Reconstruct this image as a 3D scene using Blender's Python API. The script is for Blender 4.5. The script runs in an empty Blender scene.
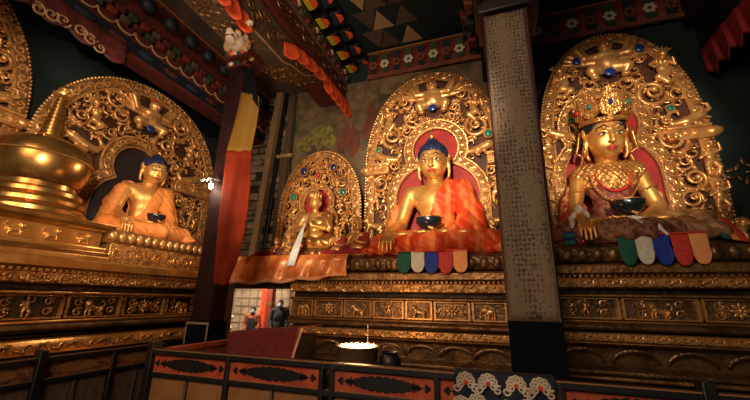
import bpy, math, random
import numpy as np
from mathutils import Vector, Matrix
PI = math.pi
scene = bpy.context.scene
C = scene.collection
R = math.radians
rng = random.Random(7)

# ------------------------------------------------------------------ camera
CAM = np.array((0.0, 0.0, 1.7)); FPX = 350.0
_y, _p, _r = R(19), R(16), R(1)
FW = np.array((-math.sin(_y)*math.cos(_p), math.cos(_y)*math.cos(_p), math.sin(_p)))
_rt = np.array((math.cos(_y), math.sin(_y), 0)); _up = np.cross(_rt, FW)
RT = _rt*math.cos(_r)+_up*math.sin(_r); UP = -_rt*math.sin(_r)+_up*math.cos(_r)
cd = bpy.data.cameras.new('camera'); cam = bpy.data.objects.new('camera', cd); C.objects.link(cam)
cd.sensor_width = 36; cd.lens = 36*FPX/750; cd.clip_start = .05; cd.clip_end = 100
M = Matrix.Identity(4)
for i in range(3):
    M[i][0], M[i][1], M[i][2], M[i][3] = RT[i], UP[i], -FW[i], CAM[i]
cam.matrix_world = M
scene.camera = cam

def at(x, y, ax, val):
    """where the line of sight through a point of the photo meets a real plane of the hall"""
    d = FW*FPX+RT*(x-375)+UP*(200-y); i = 'xyz'.index(ax)
    return CAM+d*((val-CAM[i])/d[i])

# ------------------------------------------------------------------ materials
MATS = {}
def mat(name, col, rough=.6, metal=0., col2=None, nscale=8., ndetail=4., bump=0., bscale=30., btype='noise',
        emit=None, estr=0., lo=.4, hi=.6, stretch=(1, 1, 1), spec=.5, sheen=0., coat=0.):
    m = bpy.data.materials.new(name); m.use_nodes = True
    nt = m.node_tree; N = nt.nodes; L = nt.links
    b = N['Principled BSDF']
    b.inputs['Base Color'].default_value = (*col, 1); b.inputs['Roughness'].default_value = rough
    b.inputs['Metallic'].default_value = metal; b.inputs['Specular IOR Level'].default_value = spec
    if sheen: b.inputs['Sheen Weight'].default_value = sheen
    if coat: b.inputs['Coat Weight'].default_value = coat
    tc = N.new('ShaderNodeTexCoord'); mp = N.new('ShaderNodeMapping'); mp.inputs['Scale'].default_value = stretch
    L.new(tc.outputs['Object'], mp.inputs['Vector'])
    if col2 is not None:
        n = N.new('ShaderNodeTexNoise'); n.inputs['Scale'].default_value = nscale; n.inputs['Detail'].default_value = ndetail
        L.new(mp.outputs['Vector'], n.inputs['Vector'])
        r = N.new('ShaderNodeValToRGB'); r.color_ramp.elements[0].position = lo; r.color_ramp.elements[1].position = hi
        r.color_ramp.elements[0].color = (*col, 1); r.color_ramp.elements[1].color = (*col2, 1)
        L.new(n.outputs['Fac'], r.inputs['Fac']); L.new(r.outputs['Color'], b.inputs['Base Color'])
    if bump:
        bp = N.new('ShaderNodeBump'); bp.inputs['Strength'].default_value = bump; bp.inputs['Distance'].default_value = .02
        if btype == 'noise':
            t = N.new('ShaderNodeTexNoise'); t.inputs['Scale'].default_value = bscale; t.inputs['Detail'].default_value = 3
            o = t.outputs['Fac']
        elif btype == 'voronoi':
            t = N.new('ShaderNodeTexVoronoi'); t.inputs['Scale'].default_value = bscale; t.feature = 'SMOOTH_F1'; o = t.outputs['Distance']
        else:
            t = N.new('ShaderNodeTexWave'); t.inputs['Scale'].default_value = bscale; t.inputs['Distortion'].default_value = 6
            t.inputs['Detail'].default_value = 2; t.inputs['Detail Scale'].default_value = 1.5; o = t.outputs['Fac']
        L.new(mp.outputs['Vector'], t.inputs['Vector']); L.new(o, bp.inputs['Height']); L.new(bp.outputs['Normal'], b.inputs['Normal'])
    if emit is not None:
        b.inputs['Emission Color'].default_value = (*emit, 1); b.inputs['Emission Strength'].default_value = estr
    MATS[name] = m
    return m

mat('gold_skin', (.80, .43, .13), .42, .62, (.66, .31, .08), 5, bump=.05, bscale=25)
mat('gold_old', (.80, .43, .15), .35, .60, (.50, .22, .065), 7, bump=.10, bscale=34, btype='voronoi', lo=.35, hi=.7)
mat('aureole_ground', (.085, .024, .010), .6, .2, (.04, .014, .008), 9, bump=.2, bscale=30)
mat('gold_fine', (.74, .38, .12), .33, .65, (.42, .17, .04), 12, bump=.8, bscale=42, btype='voronoi', lo=.35, hi=.7)
mat('gold_plain', (.72, .38, .11), .3, .75, (.5, .22, .05), 4, bump=.15, bscale=18)
mat('gold_rim', (.44, .22, .08), .4, .55, (.24, .10, .03), 14, bump=.3, bscale=50)
mat('gold_dull', (.40, .20, .07), .4, .6, (.2, .085, .025), 6, bump=.5, bscale=26, btype='noise', lo=.35, hi=.65)
mat('bronze', (.27, .14, .06), .38, .6, (.10, .05, .022), 5, bump=.6, bscale=22, btype='noise', lo=.35, hi=.65)
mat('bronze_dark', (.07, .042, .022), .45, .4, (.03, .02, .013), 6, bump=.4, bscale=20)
mat('brass', (.56, .29, .08), .27, .88, (.34, .16, .04), 3, bump=.12, bscale=9)
mat('hair_blue', (.008, .022, .085), .5, 0, (.005, .012, .045), 14, bump=.9, bscale=60, btype='voronoi')
mat('hair_black', (.006, .010, .020), .5, 0, bump=.9, bscale=60, btype='voronoi')
mat('robe_orange', (.58, .048, .010), .5, 0, (.80, .22, .060), 1.7, ndetail=2, bump=.12, bscale=60, lo=.44, hi=.66, stretch=(5, 3, 1.1), spec=.25)  # paler peach streaks paint the light's glare on the folds into the colour
mat('robe_fold', (.86, .30, .10), .5, 0, (.9, .38, .15), 6, bump=.12, bscale=60, sheen=.4)
mat('robe_apricot', (.72, .22, .045), .55, 0, (.76, .27, .07), 5, bump=.1, bscale=60, spec=.25)
mat('robe_brocade', (.12, .03, .022), .6, 0, (.30, .13, .055), 18, ndetail=6, bump=.25, bscale=60)
mat('robe_maroon', (.16, .020, .016), .6, 0, (.26, .10, .045), 16, ndetail=5, bump=.3, bscale=40)
mat('robe_gold', (.48, .27, .10), .5, .2, (.28, .12, .05), 9, bump=.25, bscale=50)
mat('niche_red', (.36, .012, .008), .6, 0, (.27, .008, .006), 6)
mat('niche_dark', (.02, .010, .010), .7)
mat('red_cloth', (.32, .015, .012), .75, 0, (.24, .01, .01), 9, bump=.2, bscale=70)
mat('maroon_cloth', (.17, .012, .010), .85, 0, (.12, .009, .008), 20, bump=.3, bscale=120)
mat('post_red', (.022, .006, .006), .6, 0, (.014, .004, .005), 5, bump=.2, bscale=12, spec=.15)
mat('beam_red', (.13, .022, .017), .6, 0, (.07, .014, .012), 9, bump=.3, bscale=18)
mat('orange_cloth', (.86, .11, .025), .7, 0, (.76, .07, .015), 6, bump=.15, bscale=80)
mat('banner_red', (.19, .019, .005), .9, 0, (.14, .013, .004), 4, bump=.2, bscale=60, spec=.1)
mat('banner_yellow', (.17, .09, .015), .75, 0, (.17, .08, .012), 5, bump=.2, bscale=60, spec=.15)
mat('satin_orange', (.90, .32, .09), .32, .15, (.70, .15, .03), 5, bump=.5, bscale=14)
mat('white_silk', (.80, .78, .74), .55, 0, (.68, .66, .64), 9, bump=.15, bscale=50)
mat('cloth_green', (.0, .10, .06), .7, 0, (.0, .08, .05), 30, bump=.2, bscale=80)
mat('cloth_white', (.72, .66, .55), .7, 0, (.62, .56, .47), 30, bump=.2, bscale=80)
mat('cloth_blue', (.008, .04, .38), .7, 0, (.006, .03, .3), 30, bump=.2, bscale=80)
mat('cloth_crimson', (.55, .025, .02), .7, 0, (.62, .05, .03), 30, bump=.2, bscale=80)
mat('cloth_apricot', (.86, .30, .09), .7, 0, (.88, .38, .14), 30, bump=.2, bscale=80)
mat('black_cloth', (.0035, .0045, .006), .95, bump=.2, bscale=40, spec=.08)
mat('paint_yellow', (.60, .42, .015), .6); mat('paint_orange', (.85, .11, .015), .6)
mat('paint_blue', (.014, .028, .045), .7); mat('paint_green', (.035, .060, .025), .6)
mat('paint_red', (.20, .028, .016), .6); mat('paint_white', (.6, .5, .36), .6); mat('paint_navy', (.006, .011, .022), .6)
mat('paint_teal', (.007, .018, .018), .7)
mat('panel_orange', (.46, .075, .020), .55, 0, (.32, .045, .014), 7, bump=.1, bscale=20)
mat('panel_tan', (.30, .13, .045), .55, 0, (.24, .095, .03), 5, bump=.1, bscale=12)
mat('panel_brown', (.34, .10, .04), .6, 0, (.06, .03, .018), 9)
mat('wood_black', (.007, .006, .006), .45, 0, (.013, .009, .008), 6, bump=.15, bscale=18)
mat('wood_edge', (.30, .12, .04), .5)
mat('wood_tan', (.50, .30, .15), .7, 0, (.36, .20, .09), 6, bump=.3, bscale=12, stretch=(8, 8, 1))
mat('wood_brown', (.14, .085, .048), .7, 0, (.08, .048, .03), 6, bump=.3, bscale=12, stretch=(8, 8, 1))
mat('ceiling_brown', (.10, .058, .036), .8, 0, (.06, .036, .025), 2.5, bump=.15, bscale=6)
mat('plaster_dark', (.012, .024, .023), .9, 0, (.006, .013, .013), 1.6, bump=.3, bscale=6)
mat('mural_brown', (.21, .125, .060), .85, 0, (.065, .058, .035), 2.2, ndetail=6, bump=.1, bscale=9, lo=.38, hi=.62)
mat('mural_ochre', (.24, .145, .070), .85, 0, (.14, .085, .045), 5)
mat('mural_red', (.22, .055, .028), .85, 0, (.15, .05, .028), 7)
mat('mural_green', (.24, .20, .035), .85, 0, (.10, .085, .03), 9, lo=.42, hi=.6)
mat('stone', (.28, .17, .095), .9, 0, (.16, .095, .055), 5, bump=.5, bscale=14)
mat('stone_pale', (.44, .30, .19), .9, 0, (.28, .18, .11), 5, bump=.5, bscale=14)
mat('mortar', (.035, .027, .021), .95, bump=.4, bscale=30)
mat('floor_stone', (.05, .042, .036), .7, 0, (.03, .026, .023), 3, bump=.2, bscale=5)
mat('iron', (.34, .22, .14), .34, .8, bump=.2, bscale=20)
mat('steel', (.55, .55, .52), .35, .9)
mat('bowl_black', (.010, .014, .020), .22, .1, coat=.5)
mat('lip_red', (.42, .03, .02), .5); mat('eye_white', (.62, .50, .32), .4); mat('ink', (.01, .01, .015), .5)
mat('jewel_blue', (.010, .03, .16), .2, 0, coat=.6); mat('jewel_green', (.012, .16, .11), .2, 0, coat=.6); mat('jewel_red', (.5, .02, .015), .25, 0, coat=.6)
mat('flame', (1, .75, .4), .5, emit=(1, .62, .25), estr=28)
mat('melted_butter', (.9, .62, .28), .35, emit=(1, .66, .30), estr=3.0)
mat('bulb', (1, .9, .7), .3, emit=(1, .80, .5), estr=60)
mat('skin', (.42, .24, .16), .6); mat('mask_blue', (.30, .48, .58), .8); mat('coat_dark', (.014, .018, .028), .85); mat('coat_rust', (.28, .07, .03), .85)
mat('room_pale', (.62, .50, .38), .85, 0, (.44, .34, .25), 3, bump=.1, bscale=9)
mat('flowers', (.85, .72, .25), .7, 0, (.85, .80, .62), 22, lo=.45, hi=.55)
mat('column_core', (.055, .012, .014), .6, 0, (.04, .01, .012), 6)

def fabric_print(name, base, motif, sx, sz):
    m = mat(name, base, .75, 0, bump=0); nt = m.node_tree; N = nt.nodes; L = nt.links; b = N['Principled BSDF']
    tc = N.new('ShaderNodeTexCoord'); mp = N.new('ShaderNodeMapping'); mp.inputs['Scale'].default_value = (sx, sx, sz)
    L.new(tc.outputs['Object'], mp.inputs['Vector'])
    v = N.new('ShaderNodeTexVoronoi'); v.inputs['Scale'].default_value = 1; v.inputs['Randomness'].default_value = .2
    L.new(mp.outputs['Vector'], v.inputs['Vector'])
    w = N.new('ShaderNodeTexNoise'); w.inputs['Scale'].default_value = 2.2; w.inputs['Detail'].default_value = 1
    L.new(mp.outputs['Vector'], w.inputs['Vector'])
    a = N.new('ShaderNodeMath'); a.operation = 'MULTIPLY'; L.new(v.outputs['Distance'], a.inputs[0]); a.inputs[1].default_value = .8
    s = N.new('ShaderNodeMath'); s.operation = 'ADD'; L.new(a.outputs[0], s.inputs[0]); L.new(w.outputs['Fac'], s.inputs[1])
    r = N.new('ShaderNodeValToRGB'); r.color_ramp.elements[0].position = .70; r.color_ramp.elements[1].position = .86
    r.color_ramp.elements[0].color = (*motif, 1); r.color_ramp.elements[1].color = (*base, 1)
    L.new(s.outputs[0], r.inputs['Fac']); L.new(r.outputs['Color'], b.inputs['Base Color'])
    return m
fabric_print('wrap_print', (.19, .12, .07), (.05, .032, .024), 30, 24)
fabric_print('brocade_navy', (.003, .005, .018), (.006, .010, .035), 40, 40)
fabric_print('red_patch', (.40, .03, .02), (.62, .34, .14), 6, 6)

# ------------------------------------------------------------------ mesh builder
class MB:
    def __init__(s): s.v = []; s.f = []
    def add(s, v, f):
        o = len(s.v); s.v += [tuple(map(float, q)) for q in v]; s.f += [tuple(i+o for i in q) for q in f]
        return s
    def box(s, lo, hi, rz=0, c=None):
        x0, y0, z0 = lo; x1, y1, z1 = hi
        v = [(x0, y0, z0), (x1, y0, z0), (x1, y1, z0), (x0, y1, z0), (x0, y0, z1), (x1, y0, z1), (x1, y1, z1), (x0, y1, z1)]
        if rz:
            cx, cy = c or ((x0+x1)/2, (y0+y1)/2); ca, sa = math.cos(rz), math.sin(rz)
            v = [(cx+(a-cx)*ca-(b-cy)*sa, cy+(a-cx)*sa+(b-cy)*ca, d) for a, b, d in v]
        return s.add(v, [(0, 3, 2, 1), (4, 5, 6, 7), (0, 1, 5, 4), (1, 2, 6, 5), (2, 3, 7, 6), (3, 0, 4, 7)])
    def tube(s, pts, rad, n=8, cap=True, flat=1.0):
        P = np.array(pts, float); k = len(P)
        if not hasattr(rad, '__len__'): rad = [rad]*k
        T = np.gradient(P, axis=0); T /= np.maximum(np.linalg.norm(T, axis=1, keepdims=True), 1e-9)
        ref = np.array((0, 1., 0)) if abs(T[:, 1]).max() < .9 else np.array((.3, .1, 1.))
        v = []
        for p, t, r in zip(P, T, rad):
            u = np.cross(t, ref); u /= max(np.linalg.norm(u), 1e-9); w = np.cross(t, u)
            for j in range(n):
                a = 2*PI*j/n; v.append(p+r*(u*math.cos(a)+w*math.sin(a)*flat))
        f = [(i*n+j, i*n+(j+1) % n, (i+1)*n+(j+1) % n, (i+1)*n+j) for i in range(k-1) for j in range(n)]
        if cap: f += [tuple(range(n))[::-1], tuple((k-1)*n+j for j in range(n))]
        return s.add(v, f)
    def lathe(s, prof, c=(0, 0, 0), n=32, sx=1, sy=1):
        v = []; k = len(prof)
        for r, z in prof:
            for j in range(n):
                a = 2*PI*j/n; v.append((c[0]+r*sx*math.cos(a), c[1]+r*sy*math.sin(a), c[2]+z))
        f = [(i*n+j, i*n+(j+1) % n, (i+1)*n+(j+1) % n, (i+1)*n+j) for i in range(k-1) for j in range(n)]
        f += [tuple(range(n))[::-1], tuple((k-1)*n+j for j in range(n))]
        return s.add(v, f)
    def ell(s, c, r, nu=12, nv=8, rot=None):
        if not hasattr(r, '__len__'): r = (r, r, r)
        v = []
        for i in range(nv+1):
            t = PI*i/nv
            for j in range(nu):
                a = 2*PI*j/nu; q = np.array((r[0]*math.sin(t)*math.cos(a), r[1]*math.sin(t)*math.sin(a), -r[2]*math.cos(t)))
                if rot is not None: q = rot@q
                v.append(np.array(c)+q)
        return s.add(v, [(i*nu+j, i*nu+(j+1) % nu, (i+1)*nu+(j+1) % nu, (i+1)*nu+j) for i in range(nv) for j in range(nu)])
    def prism(s, out, y0, y1):
        """an outline in x,z given a thickness from y0 (front) to y1"""
        n = len(out); v = [(x, y0, z) for x, z in out]+[(x, y1, z) for x, z in out]
        a = sum(out[i][0]*out[(i+1) % n][1]-out[(i+1) % n][0]*out[i][1] for i in range(n))
        f = [tuple(range(n)), tuple(range(2*n-1, n-1, -1))]+[(i, n+i, n+(i+1) % n, (i+1) % n) for i in range(n)]
        if a < 0: f = [q[::-1] for q in f]
        return s.add(v, f)
    def ring(s, inner, outer, y0, y1, closed=False, bulge=0.):
        n = len(inner)
        v = [(x, y0, z) for x, z in outer]+[((a[0]+b[0])/2, y0-bulge, (a[1]+b[1])/2) for a, b in zip(inner, outer)]+[(x, y0, z) for x, z in inner]
        v += [(x, y1, z) for x, z in inner]+[(x, y1, z) for x, z in outer]
        f = []
        for i in range(n if closed else n-1):
            j = (i+1) % n
            for k in range(5):
                a, b = k*n, ((k+1) % 5)*n
                f.append((a+i, a+j, b+j, b+i))
        if not closed:
            f += [tuple(k*n for k in range(5)), tuple(k*n+n-1 for k in range(5))[::-1]]
        return s.add(v, f)
    def grid(s, fn, nu, nv):
        v = [fn(i/nu, j/nv) for j in range(nv+1) for i in range(nu+1)]
        return s.add(v, [(j*(nu+1)+i, j*(nu+1)+i+1, (j+1)*(nu+1)+i+1, (j+1)*(nu+1)+i) for j in range(nv) for i in range(nu)])
    def extrude_x(s, prof, x0, x1):
        """closed profile of (y,z) swept along x"""
        n = len(prof); v = [(x0, y, z) for y, z in prof]+[(x1, y, z) for y, z in prof]
        a = sum(prof[i][0]*prof[(i+1) % n][1]-prof[(i+1) % n][0]*prof[i][1] for i in range(n))
        f = [tuple(range(n))[::-1], tuple(range(n, 2*n))]+[(i, (i+1) % n, n+(i+1) % n, n+i) for i in range(n)]
        if a < 0: f = [q[::-1] for q in f]
        return s.add(v, f)
    def mesh(s, name, m, smooth=35):
        me = bpy.data.meshes.new(name); me.from_pydata(s.v, [], s.f); me.update()
        if m: me.materials.append(MATS[m] if isinstance(m, str) else m)
        if smooth:
            me.polygons.foreach_set('use_smooth', [True]*len(me.polygons)); me.set_sharp_from_angle(angle=R(smooth))
        return me
    def build(s, name, m, parent=None, smooth=35, loc=None, solid=0, bevel=0):
        return put(name, s.mesh(name, m, smooth), parent, loc, solid, bevel)

def put(name, me, parent=None, loc=None, solid=0, bevel=0):
    o = bpy.data.objects.new(name, me); C.objects.link(o)
    if parent is not None: o.parent = parent
    if loc is not None: o.location = loc
    if solid: md = o.modifiers.new('thickness', 'SOLIDIFY'); md.thickness = solid; md.offset = 0
    if bevel: md = o.modifiers.new('bevel', 'BEVEL'); md.width = bevel; md.segments = 2; md.limit_method = 'ANGLE'
    return o
def tag(o, label, cat, group=None):
    o['label'] = label; o['category'] = cat
    if group: o['group'] = group
    return o
def thing(name, label, cat, loc=(0, 0, 0), rz=0, group=None):
    o = bpy.data.objects.new(name, None); C.objects.link(o); o.empty_display_size = .1
    o.location = loc; o.rotation_euler = (0, 0, rz)
    return tag(o, label, cat, group)
def structure(o): o['kind'] = 'structure'; return o
def copy_tree(o, label=None, parent=None):
    c = o.copy(); C.objects.link(c)
    if parent is not None: c.parent = parent
    if label: c['label'] = label
    for ch in list(o.children): copy_tree(ch, None, c)
    return c

# ------------------------------------------------------------------ distance-field modelling (for everything organic)
class SDF:
    def __init__(s, lo, hi, h):
        s.lo = np.array(lo, np.float32); s.h = h
        s.n = (np.ceil((np.array(hi)-lo)/h)).astype(int)+1
        s.D = np.full(s.n, 1.0, np.float32)
        s.ax = [s.lo[i]+h*np.arange(s.n[i], dtype=np.float32) for i in range(3)]
    def _win(s, lo, hi):
        sl = []
        for i in range(3):
            a = int(max(0, math.floor((lo[i]-s.lo[i])/s.h))); b = int(min(s.n[i], math.ceil((hi[i]-s.lo[i])/s.h)+1))
            if b <= a: return None, None
            sl.append(slice(a, b))
        X = np.meshgrid(*[s.ax[i][sl[i]] for i in range(3)], indexing='ij', sparse=True)
        return tuple(sl), X
    def _mix(s, sl, d, k, sub=False):
        A = s.D[sl]
        if sub:
            s.D[sl] = np.maximum(A, -d)
        elif k <= 0: s.D[sl] = np.minimum(A, d)
        else:
            hh = np.maximum(k-np.abs(A-d), 0)/k; s.D[sl] = np.minimum(A, d)-hh*hh*k*.25
    def cone(s, a, b, ra, rb=None, k=.03, sub=False):
        rb = ra if rb is None else rb
        a = np.array(a, np.float32); b = np.array(b, np.float32); m = max(ra, rb)+k+.04
        sl, X = s._win(np.minimum(a, b)-m, np.maximum(a, b)+m)
        if sl is None: return s
        ab = b-a; L2 = float(ab@ab)+1e-9
        t = np.clip(((X[0]-a[0])*ab[0]+(X[1]-a[1])*ab[1]+(X[2]-a[2])*ab[2])/L2, 0, 1)
        d = np.sqrt((X[0]-a[0]-t*ab[0])**2+(X[1]-a[1]-t*ab[1])**2+(X[2]-a[2]-t*ab[2])**2)-(ra+(rb-ra)*t)
        s._mix(sl, d, k, sub); return s
    def path(s, pts, rads, k=.03):
        if not hasattr(rads, '__len__'): rads = [rads]*len(pts)
        for i in range(len(pts)-1): s.cone(pts[i], pts[i+1], rads[i], rads[i+1], k)
        return s
    def ell(s, c, r, k=.03, sub=False, rot=None):
        if not hasattr(r, '__len__'): r = (r, r, r)
        m = max(r)+k+.04; c = np.array(c, np.float32)
        sl, X = s._win(c-m, c+m)
        if sl is None: return s
        x, y, z = X[0]-c[0], X[1]-c[1], X[2]-c[2]
        if rot is not None:
            Q = np.array(rot, np.float32).T
            x, y, z = (Q[0, 0]*x+Q[0, 1]*y+Q[0, 2]*z, Q[1, 0]*x+Q[1, 1]*y+Q[1, 2]*z, Q[2, 0]*x+Q[2, 1]*y+Q[2, 2]*z)
        k0 = np.sqrt((x/r[0])**2+(y/r[1])**2+(z/r[2])**2); k1 = np.sqrt((x/r[0]**2)**2+(y/r[1]**2)**2+(z/r[2]**2)**2)
        s._mix(sl, (k0*(k0-1)/np.maximum(k1, 1e-5)).astype(np.float32), k, sub); return s
    def where(s, fn):
        X = np.meshgrid(*s.ax, indexing='ij', sparse=True); s.D = fn(s.D, X[0], X[1], X[2]).astype(np.float32); return s
    def mb(s, scale=1.0):
        D = s.D.copy()
        D[0] = D[-1] = 1; D[:, 0] = D[:, -1] = 1; D[:, :, 0] = D[:, :, -1] = 1
        D = np.where(np.abs(D) < 1e-6, 1e-6, D); I = D < 0
        nx, ny, nz = D.shape
        cnt = np.zeros((nx-1, ny-1, nz-1), np.uint8)
        offs = [(i, j, k) for i in (0, 1) for j in (0, 1) for k in (0, 1)]
        for i, j, k in offs: cnt += I[i:nx-1+i, j:ny-1+j, k:nz-1+k]
        act = (cnt > 0) & (cnt < 8); cells = np.argwhere(act)
        idx = np.full(act.shape, -1, np.int64); idx[act] = np.arange(len(cells))
        val = {o: D[cells[:, 0]+o[0], cells[:, 1]+o[1], cells[:, 2]+o[2]] for o in offs}
        acc = np.zeros((len(cells), 3)); num = np.zeros(len(cells))
        for o in offs:
            for ax in range(3):
                if o[ax] == 0:
                    q = list(o); q[ax] = 1; q = tuple(q); a, b = val[o], val[q]; m = (a < 0) != (b < 0)
                    t = np.where(m, a/np.where(m, a-b, 1), 0)
                    for c in range(3): acc[:, c] += np.where(m, o[c]+(t if c == ax else 0), 0)
                    num += m
        V = (cells+acc/num[:, None])*s.h+s.lo
        F = []
        for ax in range(3):
            sa = [slice(None)]*3; sb = [slice(None)]*3; sa[ax] = slice(0, -1); sb[ax] = slice(1, None)
            A, B = I[tuple(sa)], I[tuple(sb)]; e = np.argwhere(A != B)
            u, w = [(1, 2), (2, 0), (0, 1)][ax]
            ok = (e[:, u] > 0) & (e[:, w] > 0); e = e[ok]; flip = A[e[:, 0], e[:, 1], e[:, 2]]
            def g(du, dw):
                q = e.copy(); q[:, u] -= du; q[:, w] -= dw; return idx[q[:, 0], q[:, 1], q[:, 2]]
            quad = np.stack([g(1, 1), g(0, 1), g(0, 0), g(1, 0)], 1)
            quad[~flip] = quad[~flip][:, ::-1]; F.append(quad)
        F = np.concatenate(F); out = MB(); out.v = [tuple(q) for q in (V*scale).tolist()]; out.f = [tuple(q) for q in F.tolist()]
        return out

def spiral(c, r, turns, sgn, a0, w, y, n=20, lift=.02, tail=0):
    """points and radii of one raised scroll in the x,z plane"""
    P = []; Q = []
    for i in range(n+1):
        t = i/n; rr = r*(1-t)**.85+.02*r; a = a0+sgn*turns*2*PI*t
        P.append((c[0]+rr*math.cos(a), y-lift*t, c[1]+rr*math.sin(a))); Q.append(w*(1-.55*t))
    return P, Q
def rotx(a): c, s = math.cos(a), math.sin(a); return np.array([[1, 0, 0], [0, c, -s], [0, s, c]])
def rotz(a): c, s = math.cos(a), math.sin(a); return np.array([[c, -s, 0], [s, c, 0], [0, 0, 1]])
def roty(a): c, s = math.cos(a), math.sin(a); return np.array([[c, 0, s], [0, 1, 0], [-s, 0, c]])

LO, HI = (-1.2, -.85, -.02), (1.2, .5, 1.95)
ELB_R, WRI_R = (-.565, -.06, .46), (-.60, -.46, .30)
ELB_L, WRI_L = (.565, -.06, .44), (.20, -.42, .27)
HEAD = (0, -.06, 1.36)

def torso(F, g=0.):
    F.ell((0, .02, .20), (.40+g, .27+g, .24+g), .05)
    F.ell((0, -.0, .47), (.27+g, .19+g, .30+g), .06)
    F.ell((0, -.01, .80), (.345+g, .205+g, .25+g), .08)
    F.cone((-.33, .02, .93), (.33, .02, .93), .125+g, .125+g, .08)
    return F
def legs(F, g=0., k=.05):
    for s in (-1, 1):
        F.cone((s*.22, .0, .19), (s*.82, -.27, .145), .19+g, .125+g, k)
        F.cone((s*.82, -.27, .135), (-s*.12, -.60, .10), .115+g, .095+g, k)
    return F
def arm(F, s, el, wr, g=0., k=.035):
    F.cone((s*.42, .02, .92), el, .125+g, .095+g, k); F.cone(el, wr, .095+g, .062+g, k); return F
def body_mesh(h, earth=True):
    F = SDF(LO, HI, h); torso(F); legs(F)
    # neck with three creases, head, cheeks, chin
    F.cone((0, .0, .98), (0, -.04, 1.22), .125, .118, .05)
    for z in (1.07, 1.11): F.ell((0, -.03, z), (.128, .125, .018), .01)
    x, y, z = HEAD
    F.ell((0, y, 1.37), (.192, .205, .235), .03)
    F.ell((0, y-.045, 1.255), (.150, .145, .125), .05); F.ell((0, y-.135, 1.155), (.05, .045, .035), .05)
    for s in (-1, 1):
        F.ell((s*.085, y-.13, 1.27), (.06, .05, .06), .04)                       # cheeks
        F.path([(s*.022, y-.203, 1.405), (s*.07, y-.203, 1.425), (s*.135, y-.165, 1.405)], [.012, .014, .010], .02)   # brow ridge
        F.ell((s*.078, y-.172, 1.36), (.048, .030, .024), .012)                  # closed lid
        # ears: shell and long lobe
        F.ell((s*.198, y+.02, 1.37), (.024, .055, .085), .015); F.ell((s*.225, y+.01, 1.40), (.014, .04, .05), .01)
        F.path([(s*.205, y+.0, 1.30), (s*.208, y-.01, 1.21), (s*.204, y-.02, 1.135)], [.026, .020, .024], .015)
    F.path([(0, y-.200, 1.41), (0, y-.232, 1.335), (0, y-.245, 1.29)], [.016, .022, .030], .02)     # nose
    for s in (-1, 1): F.ell((s*.026, y-.222, 1.283), (.018, .02, .014), .01)
    F.ell((0, y-.198, 1.232), (.055, .024, .013), .012); F.ell((0, y-.190, 1.207), (.042, .026, .015), .012)
    # arms and hands
    arm(F, -1, ELB_R, WRI_R); arm(F, 1, ELB_L, WRI_L)
    F.ell((-.605, -.585, .235), (.085, .034, .085), .04, rot=rotx(R(-38)))
    F.cone(WRI_R, (-.605, -.56, .25), .06, .055, .03)
    for dx, l in ((-.078, .15), (-.028, .19), (.024, .20), (.074, .17)):
        b = (-.605+dx*.95, -.625, .19); m = (-.605+dx*1.1, -.70, .13); e = (-.605+dx*1.15, -.715, .20-l)
        F.path([b, m, e], [.027, .024, .016], .008)
    F.path([(-.54, -.56, .24), (-.50, -.63, .18), (-.495, -.665, .115)], [.028, .024, .017], .012)
    F.cone(WRI_L, (.06, -.47, .255), .058, .05, .03); F.ell((.0, -.48, .262), (.12, .085, .034), .03)
    for i, l in enumerate((.15, .18, .17, .13)):
        yy = -.555+i*.048
        F.path([(-.08, yy, .268), (-.08-l*.55, yy, .262), (-.08-l, yy+.005, .285)], [.026, .023, .016], .008)
    F.path([(.07, -.55, .275), (.045, -.615, .29), (-.01, -.625, .31)], [.027, .023, .016], .012)
    # feet soles turned up on the thighs
    for s in (-1, 1): F.ell((s*.38, -.42, .26), (.16, .07, .04), .03, rot=rotz(R(-s*20)))
    F.D = np.maximum(F.D, -(F.ax[2]-.0)[None, None, :]); return F
def hair_mesh(h):
    F = SDF((-.26, -.36, 1.30), (.26, .22, 1.86), h); x, y, z = HEAD
    F.ell((0, y+.022, 1.405), (.216, .217, .214), 0)
    F.ell((0, y+.03, 1.585), (.090, .090, .075), .02)
    # cut away the face: hairline arches over the brow, sits behind the ears
    def cut(D, X, Y, Z):
        line = 1.475-.9*np.maximum(np.abs(X)-.10, 0)**1.0
        d = np.where(Y < y+.10, line-Z, 1.31-Z)
        D = np.maximum(D, d)
        bump = .007*np.sin(X*105)*np.sin(Y*105)*np.sin(Z*105)
        return D+np.where(np.abs(D) < .05, bump, 0)
    return F.where(cut)
def face_parts(t):
    x, y, z = HEAD
    for q in (-1, 1):
        posed(MB().ell((q*.078, y-.196, 1.356), (.042, .012, .0095), 14, 8)).build('eye', 'eye_white', t, 60)
        posed(MB().tube([(q*.034, y-.210, 1.359), (q*.078, y-.2135, 1.374), (q*.124, y-.190, 1.362)], [.005, .008, .004], 6)).build('eyelid', 'ink', t)
        posed(MB().ell((q*.074, y-.206, 1.354), (.013, .007, .0115), 10, 6)).build('pupil', 'ink', t, 60)
        posed(MB().tube([(q*.024, y-.216, 1.412), (q*.07, y-.221, 1.438), (q*.140, y-.176, 1.412)], [.005, .008, .004], 6)).build('eyebrow', 'ink', t)
    posed(MB().ell((0, y-.212, 1.229), (.052, .014, .011), 14, 8).ell((0, y-.206, 1.211), (.038, .014, .011), 14, 8)).build('lips', 'lip_red', t, 60)
    posed(MB().ell((0, y-.222, 1.440), (.010, .005, .010), 10, 6)).build('forehead_mark', 'eye_white', t, 60)

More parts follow.
